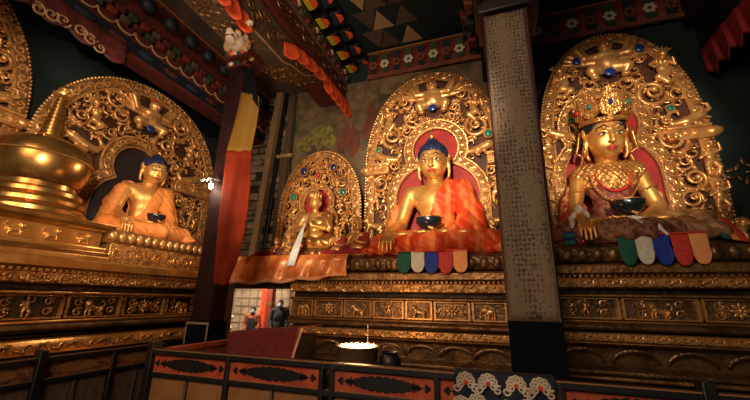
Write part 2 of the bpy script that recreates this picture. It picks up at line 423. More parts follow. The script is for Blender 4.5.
def folds(F, amp, fr, warp=1.):
    def fn(D, X, Y, Z):
        p = fr*(X*.75+Z*.9-Y*.5)+1.2*np.sin(3.1*X-2*Z+4*Y)*warp
        p2 = fr*.6*(X*1.2-Z*.7+Y*.8)+1.5*np.sin(5*Z+2*X)
        d = amp*(1.7*np.abs(np.sin(p))**.7-1.1)*(-1)+amp*.5*np.sin(p2)
        return D+np.where(np.abs(D) < .08, d, 0)
    return F.where(fn)
def robe_mesh(h, right_too=False, trail=True, amp=.0105):
    F = SDF(LO, HI, h)
    torso(F, .034); F.cone((.0, .06, 1.0), (.16, .03, 1.03), .10, .12, .05)
    def cut(D, X, Y, Z):                       # open on the right breast: hem runs from left neck to right waist
        edge = ((X-.10)*.86-(Z-.90)*.50)
        front = -edge-.03*np.sin(Z*9)
        front = np.where(Y < .08, front, -1)
        return np.maximum(D, front)
    F.where(cut)
    arm(F, 1, ELB_L, (.30, -.36, .28), .05, .05)
    # big sleeve falling from the left shoulder to the knee
    F.path([(.40, .03, .95), (.59, .0, .62), (.68, -.12, .22)], [.135, .11, .13], .08)
    F.path([(.40, -.08, .80), (.46, -.22, .42), (.44, -.36, .20)], [.10, .10, .10], .09)
    # edge of the robe showing behind the right arm
    F.path([(-.40, .10, .97), (-.66, .05, .62), (-.76, -.08, .20)], [.11, .10, .13], .05)
    if right_too:
        F.path([(-.34, .02, .99), (-.52, -.0, .86), (-.62, -.03, .60), (-.70, -.12, .25)], [.085, .105, .10, .10], .07)
    legs(F, .035, .07)
    F.ell((0, -.30, .14), (.62, .34, .13), .07)
    for s in (-1, 1): F.ell((s*.90, -.28, .06), (.17, .26, .07), .06)
    if trail:
        F.ell((-1.02, -.20, .035), (.20, .22, .05), .06); F.ell((1.02, -.30, .04), (.17, .24, .06), .06)
    # hollow where the hands come out
    folds(F, amp, 25)
    F.ell((-.60, -.62, .18), (.13, .10, .20), 0, sub=True)
    F.ell((.0, -.53, .34), (.20, .14, .085), 0, sub=True)
    F.D = np.maximum(F.D, -(F.ax[2]+.005)[None, None, :]); return F
POSE = dict(s=(1, 1, 1), hs=(1, 1, 1), a=0.0)
def posed(m):
    """bow and enlarge the head about the neck, then bring the figure to its real size"""
    V = np.array(m.v, float); x, y, z = V.T
    w = np.clip((z-1.02)/.16, 0, 1); w = np.where(z < 1.2, w*np.clip(1-(np.abs(x)-.22)/.12, 0, 1), w)
    kx, ky, kz = [1+(q-1)*w for q in POSE['hs']]; a = POSE['a']*w; py, pz = -.02, 1.10
    X = x*kx; Y = (y-py)*ky; Z = (z-pz)*kz; c, sn = np.cos(a), np.sin(a)
    Q = np.stack([X, py+Y*c-Z*sn, pz+Y*sn+Z*c], 1)*np.array(POSE['s'])
    o = MB(); o.v = [tuple(q) for q in Q.tolist()]; o.f = m.f; return o

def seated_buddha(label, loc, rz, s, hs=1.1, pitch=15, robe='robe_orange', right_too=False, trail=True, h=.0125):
    t = thing('seated_buddha_statue', label, 'statue', loc, rz); POSE.update(s=s, hs=hs, a=R(pitch))
    posed(body_mesh(h).mb()).build('body', 'gold_skin', t, 80)
    posed(hair_mesh(.009).mb()).build('hair', 'hair_blue', t, 80)
    posed(MB().lathe([(.0, -.03), (.034, 0), (.042, .03), (.026, .06), (.012, .085), (0, .11)], (0, HEAD[1]+.03, 1.655), 14)).build('crown_finial', 'gold_plain', t, 60)
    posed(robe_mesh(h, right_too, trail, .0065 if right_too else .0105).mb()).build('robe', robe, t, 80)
    face_parts(t)
    return t
def bowl(label, loc, s, m='bowl_black', contents=None):
    t = thing('alms_bowl', label, 'bowl', loc)
    prof = [(.0, 0), (.07, 0), (.085, .012), (.15, .06), (.175, .115), (.170, .155), (.160, .165), (.150, .160), (.155, .115), (.10, .04), (0, .03)]
    MB().lathe([(r*s, z*s) for r, z in prof], n=28).build('bowl_body', m, t)
    MB().lathe([(.160*s, .148*s), (.178*s, .15*s), (.178*s, .163*s), (.160*s, .167*s)], n=28).build('rim', 'gold_dull' if m == 'bowl_black' else m, t)
    if contents: MB().lathe([(0, .09*s), (.155*s, .13*s), (.10*s, .165*s), (0, .185*s)], n=20).build('contents', contents, t)
    return t

# --- crowned statue on the right: shared body, other clothes
def crowned_statue(label, loc, rz, s, hs=1.25, pitch=13, h=.0125):
    t = thing('crowned_statue', label, 'statue', loc, rz); POSE.update(s=s, hs=hs, a=R(pitch))
    posed(body_mesh(h).mb()).build('body', 'gold_skin', t, 80)
    hair = hair_mesh(.011)
    hair.path([(-.20, .05, 1.38), (-.27, .04, 1.1), (-.36, .04, .92)], [.05, .045, .05], .03)
    posed(hair.mb()).build('hair', 'hair_black', t, 80)
    # skirt over the legs
    F = SDF(LO, (1.35, .5, .75), h); legs(F, .035, .07); F.ell((0, -.30, .13), (.62, .34, .12), .07)
    folds(F, .013, 18); F.ell((-.60, -.62, .18), (.13, .10, .20), 0, sub=True); F.ell((.0, -.53, .34), (.20, .14, .085), 0, sub=True)
    F.D = np.maximum(F.D, -(F.ax[2]+.005)[None, None, :]); posed(F.mb()).build('skirt', 'robe_brocade', t, 80)
    # cloth laid over the statue's left knee
    F = SDF((.2, -.85, -.02), (1.45, .4, .5), h)
    F.cone((.45, -.12, .24), (.95, -.30, .20), .17, .15, .05); F.cone((.95, -.3, .14), (1.2, -.34, .07), .13, .07, .06); F.cone((.5, -.35, .16), (1.0, -.52, .09), .12, .08, .06)
    folds(F, .016, 15); F.D = np.maximum(F.D, -(F.ax[2]+.005)[None, None, :]); posed(F.mb()).build('knee_cloth', 'robe_gold', t, 80)
    # shawl behind the arms
    F = SDF((-.95, -.5, -.02), (.95, .5, 1.15), .016)
    for q in (-1, 1): F.path([(q*.36, .14, 1.0), (q*.62, .12, .62), (q*.74, .06, .1)], [.09, .10, .13], .05)
    folds(F, .012, 20); posed(F.mb()).build('shawl', 'red_patch', t, 80)
    # sash ends and striped hem at the far knee
    for q, (x0, mname) in enumerate(((.92, 'cloth_green'), (1.0, 'robe_apricot'), (1.08, 'cloth_crimson'))):
        posed(MB().grid(lambda u, v, x0=x0: ((x0+.085*u), (-.28-.32*v), (.30-.30*v**1.6-.20*(x0+.085*u-.9)+.012*math.sin(9*v))), 4, 10)).build('striped_hem', mname, t, solid=.012)
    # white cuff of cloth at the right wrist, trailing over the lap
    F = SDF((-.85, -.75, .0), (.45, -.1, .6), .011)
    F.path([(-.70, -.36, .30), (-.60, -.44, .40), (-.50, -.40, .33)], [.035, .05, .035], .03); F.path([(-.70, -.38, .31), (-.74, -.50, .20)], [.04, .03], .03)
    folds(F, .008, 40); posed(F.mb()).build('wrist_scarf', 'white_silk', t, 80); F = SDF((-.85, -.75, .0), (.45, -.1, .6), .011)
    F.path([(.02, -.56, .25), (.14, -.60, .20), (.24, -.66, .12), (.30, -.68, .04)], [.03, .04, .032, .02], .02); F.path([(-.06, -.58, .24), (.05, -.66, .16)], [.03, .025], .02)
    folds(F, .008, 40); posed(F.mb()).build('white_scarf', 'white_silk', t, 80)
    # collar: a cape of beads over breast and shoulders
    cape = SDF((-.62, -.45, .66), (.62, .35, 1.16), .012); torso(cape, .045); cape.cone((-.40, .02, .93), (.40, .02, .93), .145, .145, .05)
    def cc(D, X, Y, Z):
        low = .70+.13*np.clip(np.abs(X)/.5, 0, 1)-.05*np.abs(np.sin(X*14))
        neck = np.sqrt(X*X+(Y+.02)**2+((Z-1.12)*.8)**2)
        return np.maximum(np.maximum(D, low-Z), .15-neck)+.010*np.sin(X*75)*np.sin(Z*75)*(np.abs(D) < .05)
    posed(cape.where(cc).mb()).build('beaded_collar', 'gold_fine', t, 80)
    bod = SDF((-.5, -.4, .25), (.5, .4, .95), .012); torso(bod, .018); bod.where(lambda D, X, Y, Z: np.maximum(D, np.abs(Z-.58)-.27))
    folds(bod, .006, 40); posed(bod.mb()).build('bodice', 'robe_maroon', t, 80)
    for k, (w, dz) in enumerate(((.25, .30), (.33, .45))):
        P = [(w*math.sin(a), -.20-.05*math.cos(a)-.03*k, .92-dz*math.cos(a)*(.9 if abs(a) < 1.2 else 1)) for a in np.linspace(-1.45, 1.45, 25)]
        m = MB()
        m.tube(P, .008, 5)
        for p in P: m.ell(np.array(p), .017, 6, 4)
        posed(m).build('bead_strand', 'jewel_red' if k == 0 else 'gold_plain', t)
    x, y, z = HEAD
    for q in (-1, 1):       # armlets and wristlets
        posed(MB().tube([((q*.50+.115*math.cos(a)), -.02+.11*math.sin(a), .70+.03*math.cos(a)) for a in np.linspace(0, 2*PI, 20)], .018, 6)).build('armlet', 'gold_fine', t)
        # earring discs, long tassels and side ribbons
        posed(MB().ell((q*.23, y-.02, 1.20), (.03, .05, .05), 12, 8).ell((q*.235, y-.03, 1.21), (.02, .025, .06), 10, 8)).build('earring', 'gold_fine', t, 60)
        posed(MB().grid(lambda u, v, q=q: (q*(.24+.14*v+.03*u), y+.03-.05*u, 1.42-.50*v-.05*math.sin(6*v)), 3, 12)).build('crown_ribbon', 'gold_plain', t, solid=.02)
    # crown: band and five leaf points
    posed(MB().tube([(.225*math.sin(a), y+.02-.232*math.cos(a), 1.50) for a in np.linspace(-1.9, 1.9, 30)], .026, 8)).build('crown_band', 'gold_fine', t)
    for k, a in enumerate((-1.45, -.76, 0, .76, 1.45)):
        hgt = (.24, .28, .30, .28, .24)[k]; w = (.088, .096, .108, .096, .088)[k]
        out = []
        for i in range(13):
            v = i/12; out.append((w*(math.sin(PI*min(1, v*1.05)**.62)*.9+.12*(1-v)), v*hgt))
        out = out+[(-p, q) for p, q in out[::-1]]
        lf = MB().prism(out, -.02, .02)
        for i in range(6):
            sp, rr = spiral((.0+w*.45*(1 if i % 2 else -1)*(1-i/8), hgt*(.15+.11*i)), w*.28, 1.2, 1 if i % 2 else -1, 0, w*.07, -.024, 12)
            lf.tube(sp, rr, 5)
        Q = rotz(a)@rotx(R(2))
        o = MB(); o.v = [tuple((np.array((0, y+.02, 1.52))+rotz(a)@np.array((0, -.24, 0))+Q@np.array(p))) for p in lf.v]; o.f = lf.f
        o = posed(o).build('crown_leaf', 'gold_fine', t)
        c = (np.array((0, y+.02, 1.52))+rotz(a)@np.array((0, -.24, 0))+Q@np.array((0, -.03, hgt*.42)))
        posed(MB().ell(c, (.024, .024, .032), 10, 8)).build('jewel', ('jewel_red', 'jewel_green', 'jewel_blue', 'jewel_green', 'jewel_red')[k], o)
    posed(MB().lathe([(.0, 0), (.09, .0), (.10, .03), (.07, .06), (.04, .08), (0, .10)], (0, y+.06, 1.60), 16)).build('top_knot', 'gold_fine', t, 50)
    face_parts(t)
    return t

# --- small figures and beasts, shared meshes
CACHE = {}
def small_seated():
    """a small cross-legged figure about 1 unit tall: body, robe, crown"""
    if 'seated' in CACHE: return CACHE['seated']
    F = SDF((-.6, -.5, -.05), (.6, .35, 1.2), .018)
    F.ell((0, 0, .18), (.24, .17, .17), .04).ell((0, 0, .42), (.17, .12, .2), .05).cone((-.2, .01, .58), (.2, .01, .58), .075, .075, .05)
    F.cone((0, 0, .62), (0, -.02, .74), .06, .055, .03).ell((0, -.03, .83), (.105, .115, .135), .02).cone((0, -.14, .84), (0, -.155, .80), .012, .018, .01)
    for s in (-1, 1):
        F.ell((s*.11, -.02, .81), (.015, .03, .06), .01)
        F.cone((s*.23, .01, .57), (s*.30, -.06, .33), .066, .05, .03).cone((s*.30, -.06, .33), (s*.08, -.22, .36), .05, .035, .02).ell((s*.05, -.24, .40), (.03, .03, .06), .02)
        F.cone((s*.13, 0, .13), (s*.44, -.14, .09), .12, .08, .04).cone((s*.44, -.14, .08), (-s*.08, -.30, .07), .07, .055, .04)
    F.D = np.maximum(F.D, -F.ax[2][None, None, :]); body = F.mb()
    G = SDF((-.6, -.5, -.05), (.6, .35, .75), .018)
    for s in (-1, 1):
        G.cone((s*.13, 0, .13), (s*.44, -.14, .09), .14, .10, .05).cone((s*.44, -.14, .08), (-s*.08, -.30, .07), .088, .075, .05)
    G.ell((0, 0, .40), (.19, .14, .22), .05).cone((.10, .02, .55), (.24, .02, .54), .09, .10, .05).cone((.23, .01, .57), (.31, -.06, .33), .09, .075, .04)
    def cut(D, X, Y, Z): return np.where(Z > .25, np.maximum(D, -((X)*.8-(Z-.45)*.6)), D)
    G.where(cut); folds(G, .012, 26); G.D = np.maximum(G.D, -(G.ax[2]+.005)[None, None, :]); robe = G.mb()
    cr = MB()
    for k in range(7):
        a = -1.5+k*.5; x, y = .10*math.sin(a), -.02-.11*math.cos(a)
        cr.ell((x, y, .96), (.03, .03, .06), 6, 6)
    cr.lathe([(.105, .90), (.112, .92), (.10, .95), (.06, 1.02), (.035, 1.1), (.0, 1.14)], (0, -.02, 0), 14)
    CACHE['seated'] = (body, robe, cr); return CACHE['seated']
def scaled(m, s):
    o = MB(); o.v = [(a*s, b*s, c*s) for a, b, c in m.v]; o.f = m.f; return o
def relief(kind):
    """relief figures, about one unit tall, centred on x=0, standing on z=0, front towards -y"""
    if kind in CACHE: return CACHE[kind]
    if kind == 'garuda':
        F = SDF((-1.05, -.32, -.1), (1.05, .25, 1.15), .022)
        F.ell((0, -.02, .40), (.24, .18, .24), .05).ell((0, -.03, .60), (.27, .16, .14), .05).ell((0, -.08, .85), (.17, .15, .16), .03).path([(0, -.17, .84), (0, -.25, .80), (0, -.25, .73)], [.05, .04, .015], .02)
        for s in (-1, 1):
            F.path([(s*.18, 0, .62), (s*.48, -.05, .60), (s*.62, -.08, .84)], [.10, .085, .07], .03); F.ell((s*.63, -.09, .90), (.08, .05, .09), .02)
            F.path([(s*.12, 0, .28), (s*.38, -.1, .20), (s*.30, -.06, -.0)], [.15, .12, .07], .04); F.ell((s*.32, -.1, -.02), (.1, .08, .04), .02)
            F.cone((s*.07, 0, .96), (s*.14, .02, 1.10), .04, .01, .02); F.ell((s*.05, -.17, .88), (.025, .02, .025), .01)
            for k in range(5):
                a = .25+k*.22; F.cone((s*.25, .07, .50), (s*(.25+.72*math.cos(a)), .04, .42+.62*math.sin(a)), .07, .055, .015)
    elif kind == 'naga':
        F = SDF((-.42, -.28, -.1), (.42, .2, 1.15), .018)
        F.ell((0, 0, .58), (.13, .10, .15), .04).cone((-.12, 0, .68), (.12, 0, .68), .065, .065, .04).ell((0, -.04, .86), (.10, .10, .115), .02)
        for s in (-1, 1):
            F.path([(s*.13, 0, .68), (s*.25, -.06, .55), (s*.17, -.12, .70 if s > 0 else .44)], [.045, .036, .03], .02)
            F.ell((s*.05, -.085, .62), (.045, .04, .045), .02)
        for k in range(5): F.cone((0, .04, .92), (.24*math.sin(-.8+k*.4), .03, .94+.15*math.cos(-.8+k*.4)), .03, .03, .02)
        F.path([(0, 0, .46), (.10, -.02, .34), (-.06, -.06, .20), (.12, -.05, .08), (.26, -.02, .16), (.22, -.02, .30)], [.11, .10, .085, .06, .045, .02], .03)
    elif kind == 'makara':
        F = SDF((-.75, -.3, -.1), (.75, .25, 1.05), .022)
        F.path([(-.5, 0, .20), (-.1, -.03, .24), (.25, -.03, .40)], [.10, .17, .17], .06); F.ell((.32, -.05, .45), (.2, .15, .16), .05)
        F.path([(.45, -.05, .50), (.62, -.08, .62), (.58, -.08, .82), (.46, -.06, .86)], [.08, .06, .045, .025], .03)
        F.cone((.42, -.05, .36), (.60, -.05, .30), .06, .04, .03)
        F.path([(-.5, 0, .2), (-.66, 0, .42), (-.5, 0, .68), (-.28, 0, .70), (-.26, 0, .54)], [.1, .09, .07, .05, .03], .04)
        for x in (-.2, .15): F.path([(x, -.05, .15), (x+.05, -.1, .02), (x+.12, -.12, -.02)], [.07, .05, .05], .03)
        F.ell((.34, -.19, .52), (.04, .03, .04), .015)
    elif kind == 'elephant':
        F = SDF((-.7, -.3, -.05), (.75, .25, .95), .022)
        F.ell((-.08, 0, .48), (.36, .18, .24), .05).ell((.34, -.02, .60), (.18, .15, .19), .05)
        F.path([(.46, -.03, .56), (.58, -.04, .36), (.56, -.05, .14), (.64, -.05, .06)], [.09, .065, .05, .04], .03)
        for x in (-.32, -.16, .08, .24): F.cone((x, -.06 if x in (-.32, .08) else .06, .36), (x, -.07 if x in (-.32, .08) else .06, .03), .085, .075, .03)
        F.ell((.22, -.15, .60), (.10, .03, .14), .02).path([(-.42, 0, .55), (-.52, 0, .35), (-.50, 0, .22)], [.03, .02, .025], .02)
        F.cone((.46, -.12, .48), (.58, -.15, .42), .025, .01, .01)
    elif kind == 'lion':
        F = SDF((-.7, -.3, -.05), (.75, .25, 1.0), .022)
        F.path([(-.34, 0, .34), (.0, 0, .36), (.24, 0, .46)], [.17, .15, .19], .05).ell((.34, -.06, .66), (.17, .15, .17), .04).ell((.42, -.16, .60), (.09, .07, .07), .03)
        for k in range(9):
            a = 2*PI*k/9; F.ell((.32+.17*math.cos(a), -.02, .64+.18*math.sin(a)), .06, .02)
        for x, y in ((.22, -.10), (.34, .05)): F.path([(x, y, .36), (x+.06, y-.03, .18), (x+.04, y-.03, .03), (x+.1, y-.05, .03)], [.075, .06, .05, .045], .03)
        for x, y in ((-.36, -.10), (-.28, .06)): F.path([(x, y, .30), (x+.10, y-.05, .18), (x-.06, y-.03, .13), (x+.0, y-.04, .03), (x+.07, y-.06, .03)], [.12, .08, .05, .05, .045], .03)
        F.path([(-.48, 0, .42), (-.62, 0, .62), (-.48, 0, .82), (-.40, 0, .74)], [.035, .035, .05, .05], .03)
    elif kind == 'attendant':
        F = SDF((-.4, -.25, -.05), (.4, .2, 1.15), .018)
        F.ell((0, 0, .58), (.11, .085, .17), .04).cone((-.10, 0, .72), (.10, 0, .72), .055, .055, .04).cone((0, 0, .76), (0, -.02, .84), .035, .035, .02).ell((0, -.03, .92), (.075, .08, .095), .02).ell((0, -.01, 1.04), (.05, .05, .06), .02)
        F.ell((0, 0, .44), (.13, .10, .10), .04)
        F.path([(-.07, 0, .42), (-.11, -.03, .22), (-.09, .0, .02)], [.09, .065, .05], .03).path([(.07, 0, .42), (.15, -.06, .24), (.10, .0, .02)], [.09, .065, .05], .03)
        for s in (-1, 1): F.ell((s*.10, -.05, .02), (.05, .08, .03), .02)
        F.path([(-.14, 0, .72), (-.25, -.05, .56), (-.14, -.14, .62)], [.05, .04, .035], .02).path([(.14, 0, .72), (.27, -.04, .78), (.24, -.06, .98)], [.05, .04, .035], .02)
    elif kind == 'blossom':
        m = MB().ell((0, -.05, .5), (.14, .1, .14), 12, 8)
        for k in range(8):
            a = 2*PI*k/8; m.ell((.28*math.cos(a), -.02, .5+.28*math.sin(a)), (.17, .05, .09), 10, 6, roty(-a))
        for q in (-1, 1):
            for k, (cx, cz, r) in enumerate(((.62, .62, .17), (.66, .28, .15), (.95, .5, .13))):
                P, Q = spiral((q*cx, cz), r, 1.4, q, 2, .045, 0, 18, .05); m.tube(P, Q, 6)
        CACHE[kind] = m; return m
    CACHE[kind] = F.mb(); return CACHE[kind]

def standing_person(label, loc, rz, hgt, jacket, vest):
    """a visitor on foot, one continuous body with hair, mask and clothes as children"""
    k = hgt/1.7
    t = thing('person', label, 'person', loc, rz)
    F = SDF((-.45, -.35, -.02), (.45, .3, 1.75), .016)
    F.ell((0, 0, .98), (.16, .11, .13), .04).ell((0, 0, 1.22), (.16, .11, .22), .05).cone((-.15, .01, 1.40), (.15, .01, 1.40), .06, .06, .04).cone((0, .01, 1.42), (0, -.01, 1.52), .052, .05, .03)
    F.ell((0, -.02, 1.585), (.078, .095, .115), .02).ell((0, -.05, 1.52), (.05, .05, .045), .03).cone((0, -.115, 1.59), (0, -.13, 1.565), .010, .014, .01)
    for s in (-1, 1):
        F.ell((s*.08, -.01, 1.58), (.012, .022, .032), .01)
        F.path([(s*.20, .01, 1.40), (s*.26, .02, 1.12), (s*.22, -.14, .94)], [.052, .042, .030], .02); F.ell((s*.21, -.19, .92), (.028, .05, .036), .015)
        for q in range(4): F.path([(s*.205, -.215, .94-.018*q), (s*.19, -.255, .935-.018*q), (s*.165, -.255, .93-.018*q)], [.009, .009, .007], .004)
        F.path([(s*.185, -.18, .95), (s*.165, -.225, .955)], [.011, .009], .006)
        F.path([(s*.09, 0, .92), (s*.10, -.01, .50), (s*.10, .02, .09)], [.085, .062, .042], .03); F.ell((s*.10, -.06, .04), (.045, .12, .04), .03)
    F.mb(k).build('body', 'skin', t, 80)
    G = SDF((-.45, -.35, .6), (.45, .3, 1.6), .018)
    G.ell((0, 0, .98), (.185, .135, .18), .05).ell((0, 0, 1.22), (.185, .135, .23), .05).cone((-.16, .01, 1.40), (.16, .01, 1.40), .078, .078, .04).cone((0, .01, 1.42), (0, 0, 1.47), .075, .07, .03)
    for s in (-1, 1): G.path([(s*.20, .01, 1.40), (s*.26, .02, 1.12), (s*.225, -.12, .96)], [.07, .06, .05], .03)
    folds(G, .006, 40); G.mb(k).build('jacket', jacket, t, 80)
    G = SDF((-.3, -.25, .0), (.3, .25, 1.1), .02)
    G.ell((0, 0, .95), (.165, .12, .12), .04)
    for s in (-1, 1): G.path([(s*.09, 0, .92), (s*.10, -.01, .50), (s*.10, .02, .09)], [.10, .08, .062], .03)
    G.mb(k).build('trousers', 'coat_dark', t, 80)
    G = SDF((-.15, -.2, 1.4), (.15, .2, 1.78), .012); G.ell((0, .0, 1.615), (.092, .108, .105), 0)
    G.where(lambda D, X, Y, Z: np.maximum(D, np.where(Y < -.035, 1.635-Z, 1.52-Z)))
    G.mb(k).build('hair', 'hair_black', t, 80)
    G = SDF((-.12, -.2, 1.44), (.12, .05, 1.64), .010); G.ell((0, -.052, 1.545), (.076, .082, .058), 0)
    G.where(lambda D, X, Y, Z: np.maximum(np.maximum(D, Y+.03), np.abs(Z-1.545)-.048)); G.mb(k).build('face_mask', 'mask_blue', t, 80)
    if vest: MB().box((-.13*k, -.155*k, .86*k), (.13*k, -.135*k, 1.34*k)).build('apron', vest, t, bevel=.01)
    return t
def tr(m, s, c, mir=False, ry=0., fy=1.):
    o = MB(); ca, sa = math.cos(ry), math.sin(ry); q = -1 if mir else 1
    for x, y, z in m.v:
        x *= q; X, Z = x*ca+z*sa, -x*sa+z*ca
        o.v.append((c[0]+X*s, c[1]+y*s*fy, c[2]+Z*s))
    o.f = [f[::-1] for f in m.f] if mir else list(m.f)
    return o
def resample(P, n):
    P = np.array(P); d = np.r_[0, np.cumsum(np.linalg.norm(np.diff(P, axis=0), axis=1))]; u = np.linspace(0, d[-1], n)
    return list(zip(np.interp(u, d, P[:, 0]), np.interp(u, d, P[:, 1])))
def arch(a, zs, b, n=90, z0=0., e=2.1):
    P = [(-a, z0), (-a, zs)] if zs > z0 else [(-a, z0)]
    for i in range(1, 60):
        t = PI-PI*i/60; c, s = math.cos(t), math.sin(t)
        P.append((a*math.copysign(abs(c)**(2/e), c), zs+b*abs(s)**(2/e)))
    P += [(a, zs), (a, z0)] if zs > z0 else [(a, z0)]
    return resample(P, n)
def keyhole(ra, zc, rb, z1, hb, g=0., n=110):
    """niche outline: a round head opening above a wider rounded body opening, grown by g"""
    ra, rb, hb = ra+g, rb+g, hb+g; top = zc+ra
    Z = [top*(1-math.cos(PI*.5*i/260)**1.0) if False else top*math.sin(PI*.5*i/260) for i in range(261)]
    Rt = []
    for z in Z:
        w = 0
        if z <= z1: w = rb
        elif z < z1+hb: w = rb*math.sqrt(max(0, 1-((z-z1)/hb)**2))
        if abs(z-zc) < ra: w = max(w, math.sqrt(ra*ra-(z-zc)**2))
        Rt.append((w, z))
    L = [(-w, z) for w, z in Rt]+[(w, z) for w, z in Rt[::-1]]
    return resample(L, n)
def in_arch(x, z, a, zs, b, m=0., e=2.1):
    a -= m; b -= m
    if z < .0: return False
    if z < zs: return abs(x) < a
    return (abs(x)/a)**e+((z-zs)/b)**e < 1
def in_key(x, z, ra, zc, rb, z1, hb, g):
    ra, rb, hb = ra+g, rb+g, hb+g
    if math.hypot(x, z-zc) < ra: return True
    if z <= z1: return abs(x) < rb
    return z < z1+hb and (x/rb)**2+((z-z1)/hb)**2 < 1

def halo(label, loc, rz, a, zs, b, key, seed, m='gold_old', niche='niche_red', jewels=(), figs=(), bar=True, red_parts=False, frame_w=.17, rim=.15, group=None, fine=1.0, kx=0.):
    """gilded aureole: back plate, rims, niche frame, crossbar, figures, scrolls and jewels"""
    t = thing('gilded_aureole', label, 'aureole', loc, rz, group); rg = random.Random(seed)
    def keyhole(*k, g=0., n=110, base=globals()['keyhole']): return [(px+kx, pz) for px, pz in base(*k, g=g, n=n)]
    def in_key(px, pz, *k, base=globals()['in_key']): return base(px-kx, pz, *k)
    out = arch(a, zs, b); mid = arch(a-rim, zs, b-rim)
    MB().prism(arch(a-.02, zs, b-.02), .0, .09).build('back_plate', 'aureole_ground', t)
    MB().ring(mid, out, -.05, .02, bulge=.022).build('outer_rim', 'gold_rim', t, 60)
    # bead edge along the outside and a cord along the inside of the rim
    bd = MB()
    for x, z in arch(a+.008, zs, b+.008, int((2*zs+PI*(a+b)/2)/.052)): bd.ell((x, -.035, z), .023, 7, 5)
    bd.build('bead_edge', m, t)
    MB().tube([(x, -.07, z) for x, z in mid], .020, 6).build('inner_cord', m, t)
    # running scroll on the rim
    rr = MB()
    cl = arch(a-rim*.52, zs, b-rim*.52, int((2*zs+PI*(a+b)/2)/(rim*.72)))
    for i, (x, z) in enumerate(cl[1:-1]):
        P, Q = spiral((x, z), rim*.36, 1.25, 1 if i % 2 else -1, i*1.3, rim*.105, -.075, 12, .012); rr.tube(P, Q, 5)
    rr.build('rim_scrollwork', m, t)
    if key:
        k0 = keyhole(*key); k1 = keyhole(*key, g=frame_w)
        MB().prism(keyhole(*key, g=.03), -.035, .06).build('niche_back', niche, t)
        fr = MB().ring(k0, k1, -.11, .02, bulge=.02).build('niche_frame', 'gold_rim', t, 60)
        for g_, r_ in ((.012, .018), (frame_w-.012, .02)):
            bd = MB()
            K = keyhole(*key, g=g_, n=int(150*max(1, key[2]/.5)))
            for x, z in K: bd.ell((x, -.125, z), r_*.85, 6, 4)
            bd.build('frame_beading', m, fr)
        fw = MB(); K = keyhole(*key, g=frame_w*.5, n=int(62*max(1, key[2]/.5)))
        for i, (x, z) in enumerate(K[1:-1]):
            P, Q = spiral((x, z), frame_w*.26, 1.2, 1 if i % 2 else -1, i*2.1, frame_w*.085, -.14, 12, .012); fw.tube(P, Q, 5)
        fw.build('frame_scrollwork', m, fr)
    blocked = []
    if bar:
        inner = key[2]+frame_w if key else .3
        for q in (-1, 1):
            x0, x1 = sorted((q*(inner-.02)+kx, q*(a-.02)))
            B = MB().box((x0, -.13, zs-.10), (x1, .0, zs+.02)).box((x0, -.16, zs+.02), (x1, .0, zs+.06)).box((x0, -.15, zs-.14), (x1, .0, zs-.10))
            c = B.build('crossbar', m, t, bevel=.012)
            MB().lathe([(0, -.10), (.05, -.09), (.075, -.03), (.075, .03), (.05, .09), (0, .10)], n=14).build('bar_end', m, c, 60, loc=(q*(a+.0), -.09, zs-.04)).rotation_euler = (0, PI/2, 0)
            for k in range(3):
                P, Q = spiral((kx*(1-k/3)+q*(inner+.10+max(.05, a-inner-.22)*k/2), zs-.04), .05, 1.3, q, k, .014, -.14, 14, .015); MB().tube(P, Q, 5).build('bar_scroll', m, c)
    for kind, x, z, s, ry in figs:
        src = relief(kind); both = abs(x) > .06
        for q in ((-1, 1) if both else (1,)):
            f = tr(src, s, ((q*abs(x) if both else x), -.12*max(.8, s), z), q < 0, q*ry)
            fm = m
            o = f.build({'garuda': 'winged_figure', 'naga': 'serpent_maiden', 'makara': 'sea_beast', 'attendant': 'standing_attendant', 'elephant': 'elephant', 'lion': 'lion'}[kind], fm, t, 70)
            blocked.append(((q*abs(x) if both else x), z+.5*s, .36*s if kind in ('naga', 'attendant') else (.78*s if kind == 'garuda' else .52*s)))
            if kind == 'garuda':
                MB().lathe([(.07*s, 0), (.10*s, .05*s), (.09*s, .14*s), (0, .20*s)], (x, -.17*s, z+.93*s), 10).build('head_crest', 'jewel_red', o)
                MB().ell((x, -.26*s, z+.10*s), (.13*s, .05*s, .12*s), 12, 8).build('belly_jewel', 'jewel_blue', o, 60)
    for x, z, r, c in jewels:
        j = MB().ell((x, -.13, z), (r, r*.5, r*1.15), 14, 10).build('jewel', c, t, 60)
        MB().tube([(x+(r+.01)*math.cos(i), -.11, z+(r*1.15+.01)*math.sin(i)) for i in np.linspace(0, 2*PI, 20)], .012, 6).build('setting', m, j)
        blocked.append((x, z, r+.02))
    # scrolls packed into what is left of the field, mirrored left and right
    def free(x, z, r):
        return free1(x, z, r)
    def free1(x, z, r):
        if not in_arch(x, z, a, zs, b, rim+r*.8): return False
        if key and in_key(x, z, *key, frame_w+r*.85): return False
        if bar and abs(z-zs+.04) < .11+r*.7 and abs(x) > (key[2] if key else .3): return False
        for X, Z, Rr in blocked:
            if math.hypot(x-X, z-Z) < r+Rr*.72: return False
        return True
    S = []
    for r in (.20*fine, .16*fine, .13*fine, .105*fine, .08*fine, .06*fine, .045*fine):
        for _ in range(1600 if r > .1*fine else 4500):
            x = rg.uniform(-a, a); z = rg.uniform(.02, zs+b)
            if free(x, z, r) and all(math.hypot(x-X, z-Z) > (r+Rr)*.84 for X, Z, Rr in S): S.append((x, z, r))
    small = MB(); nbig = 0
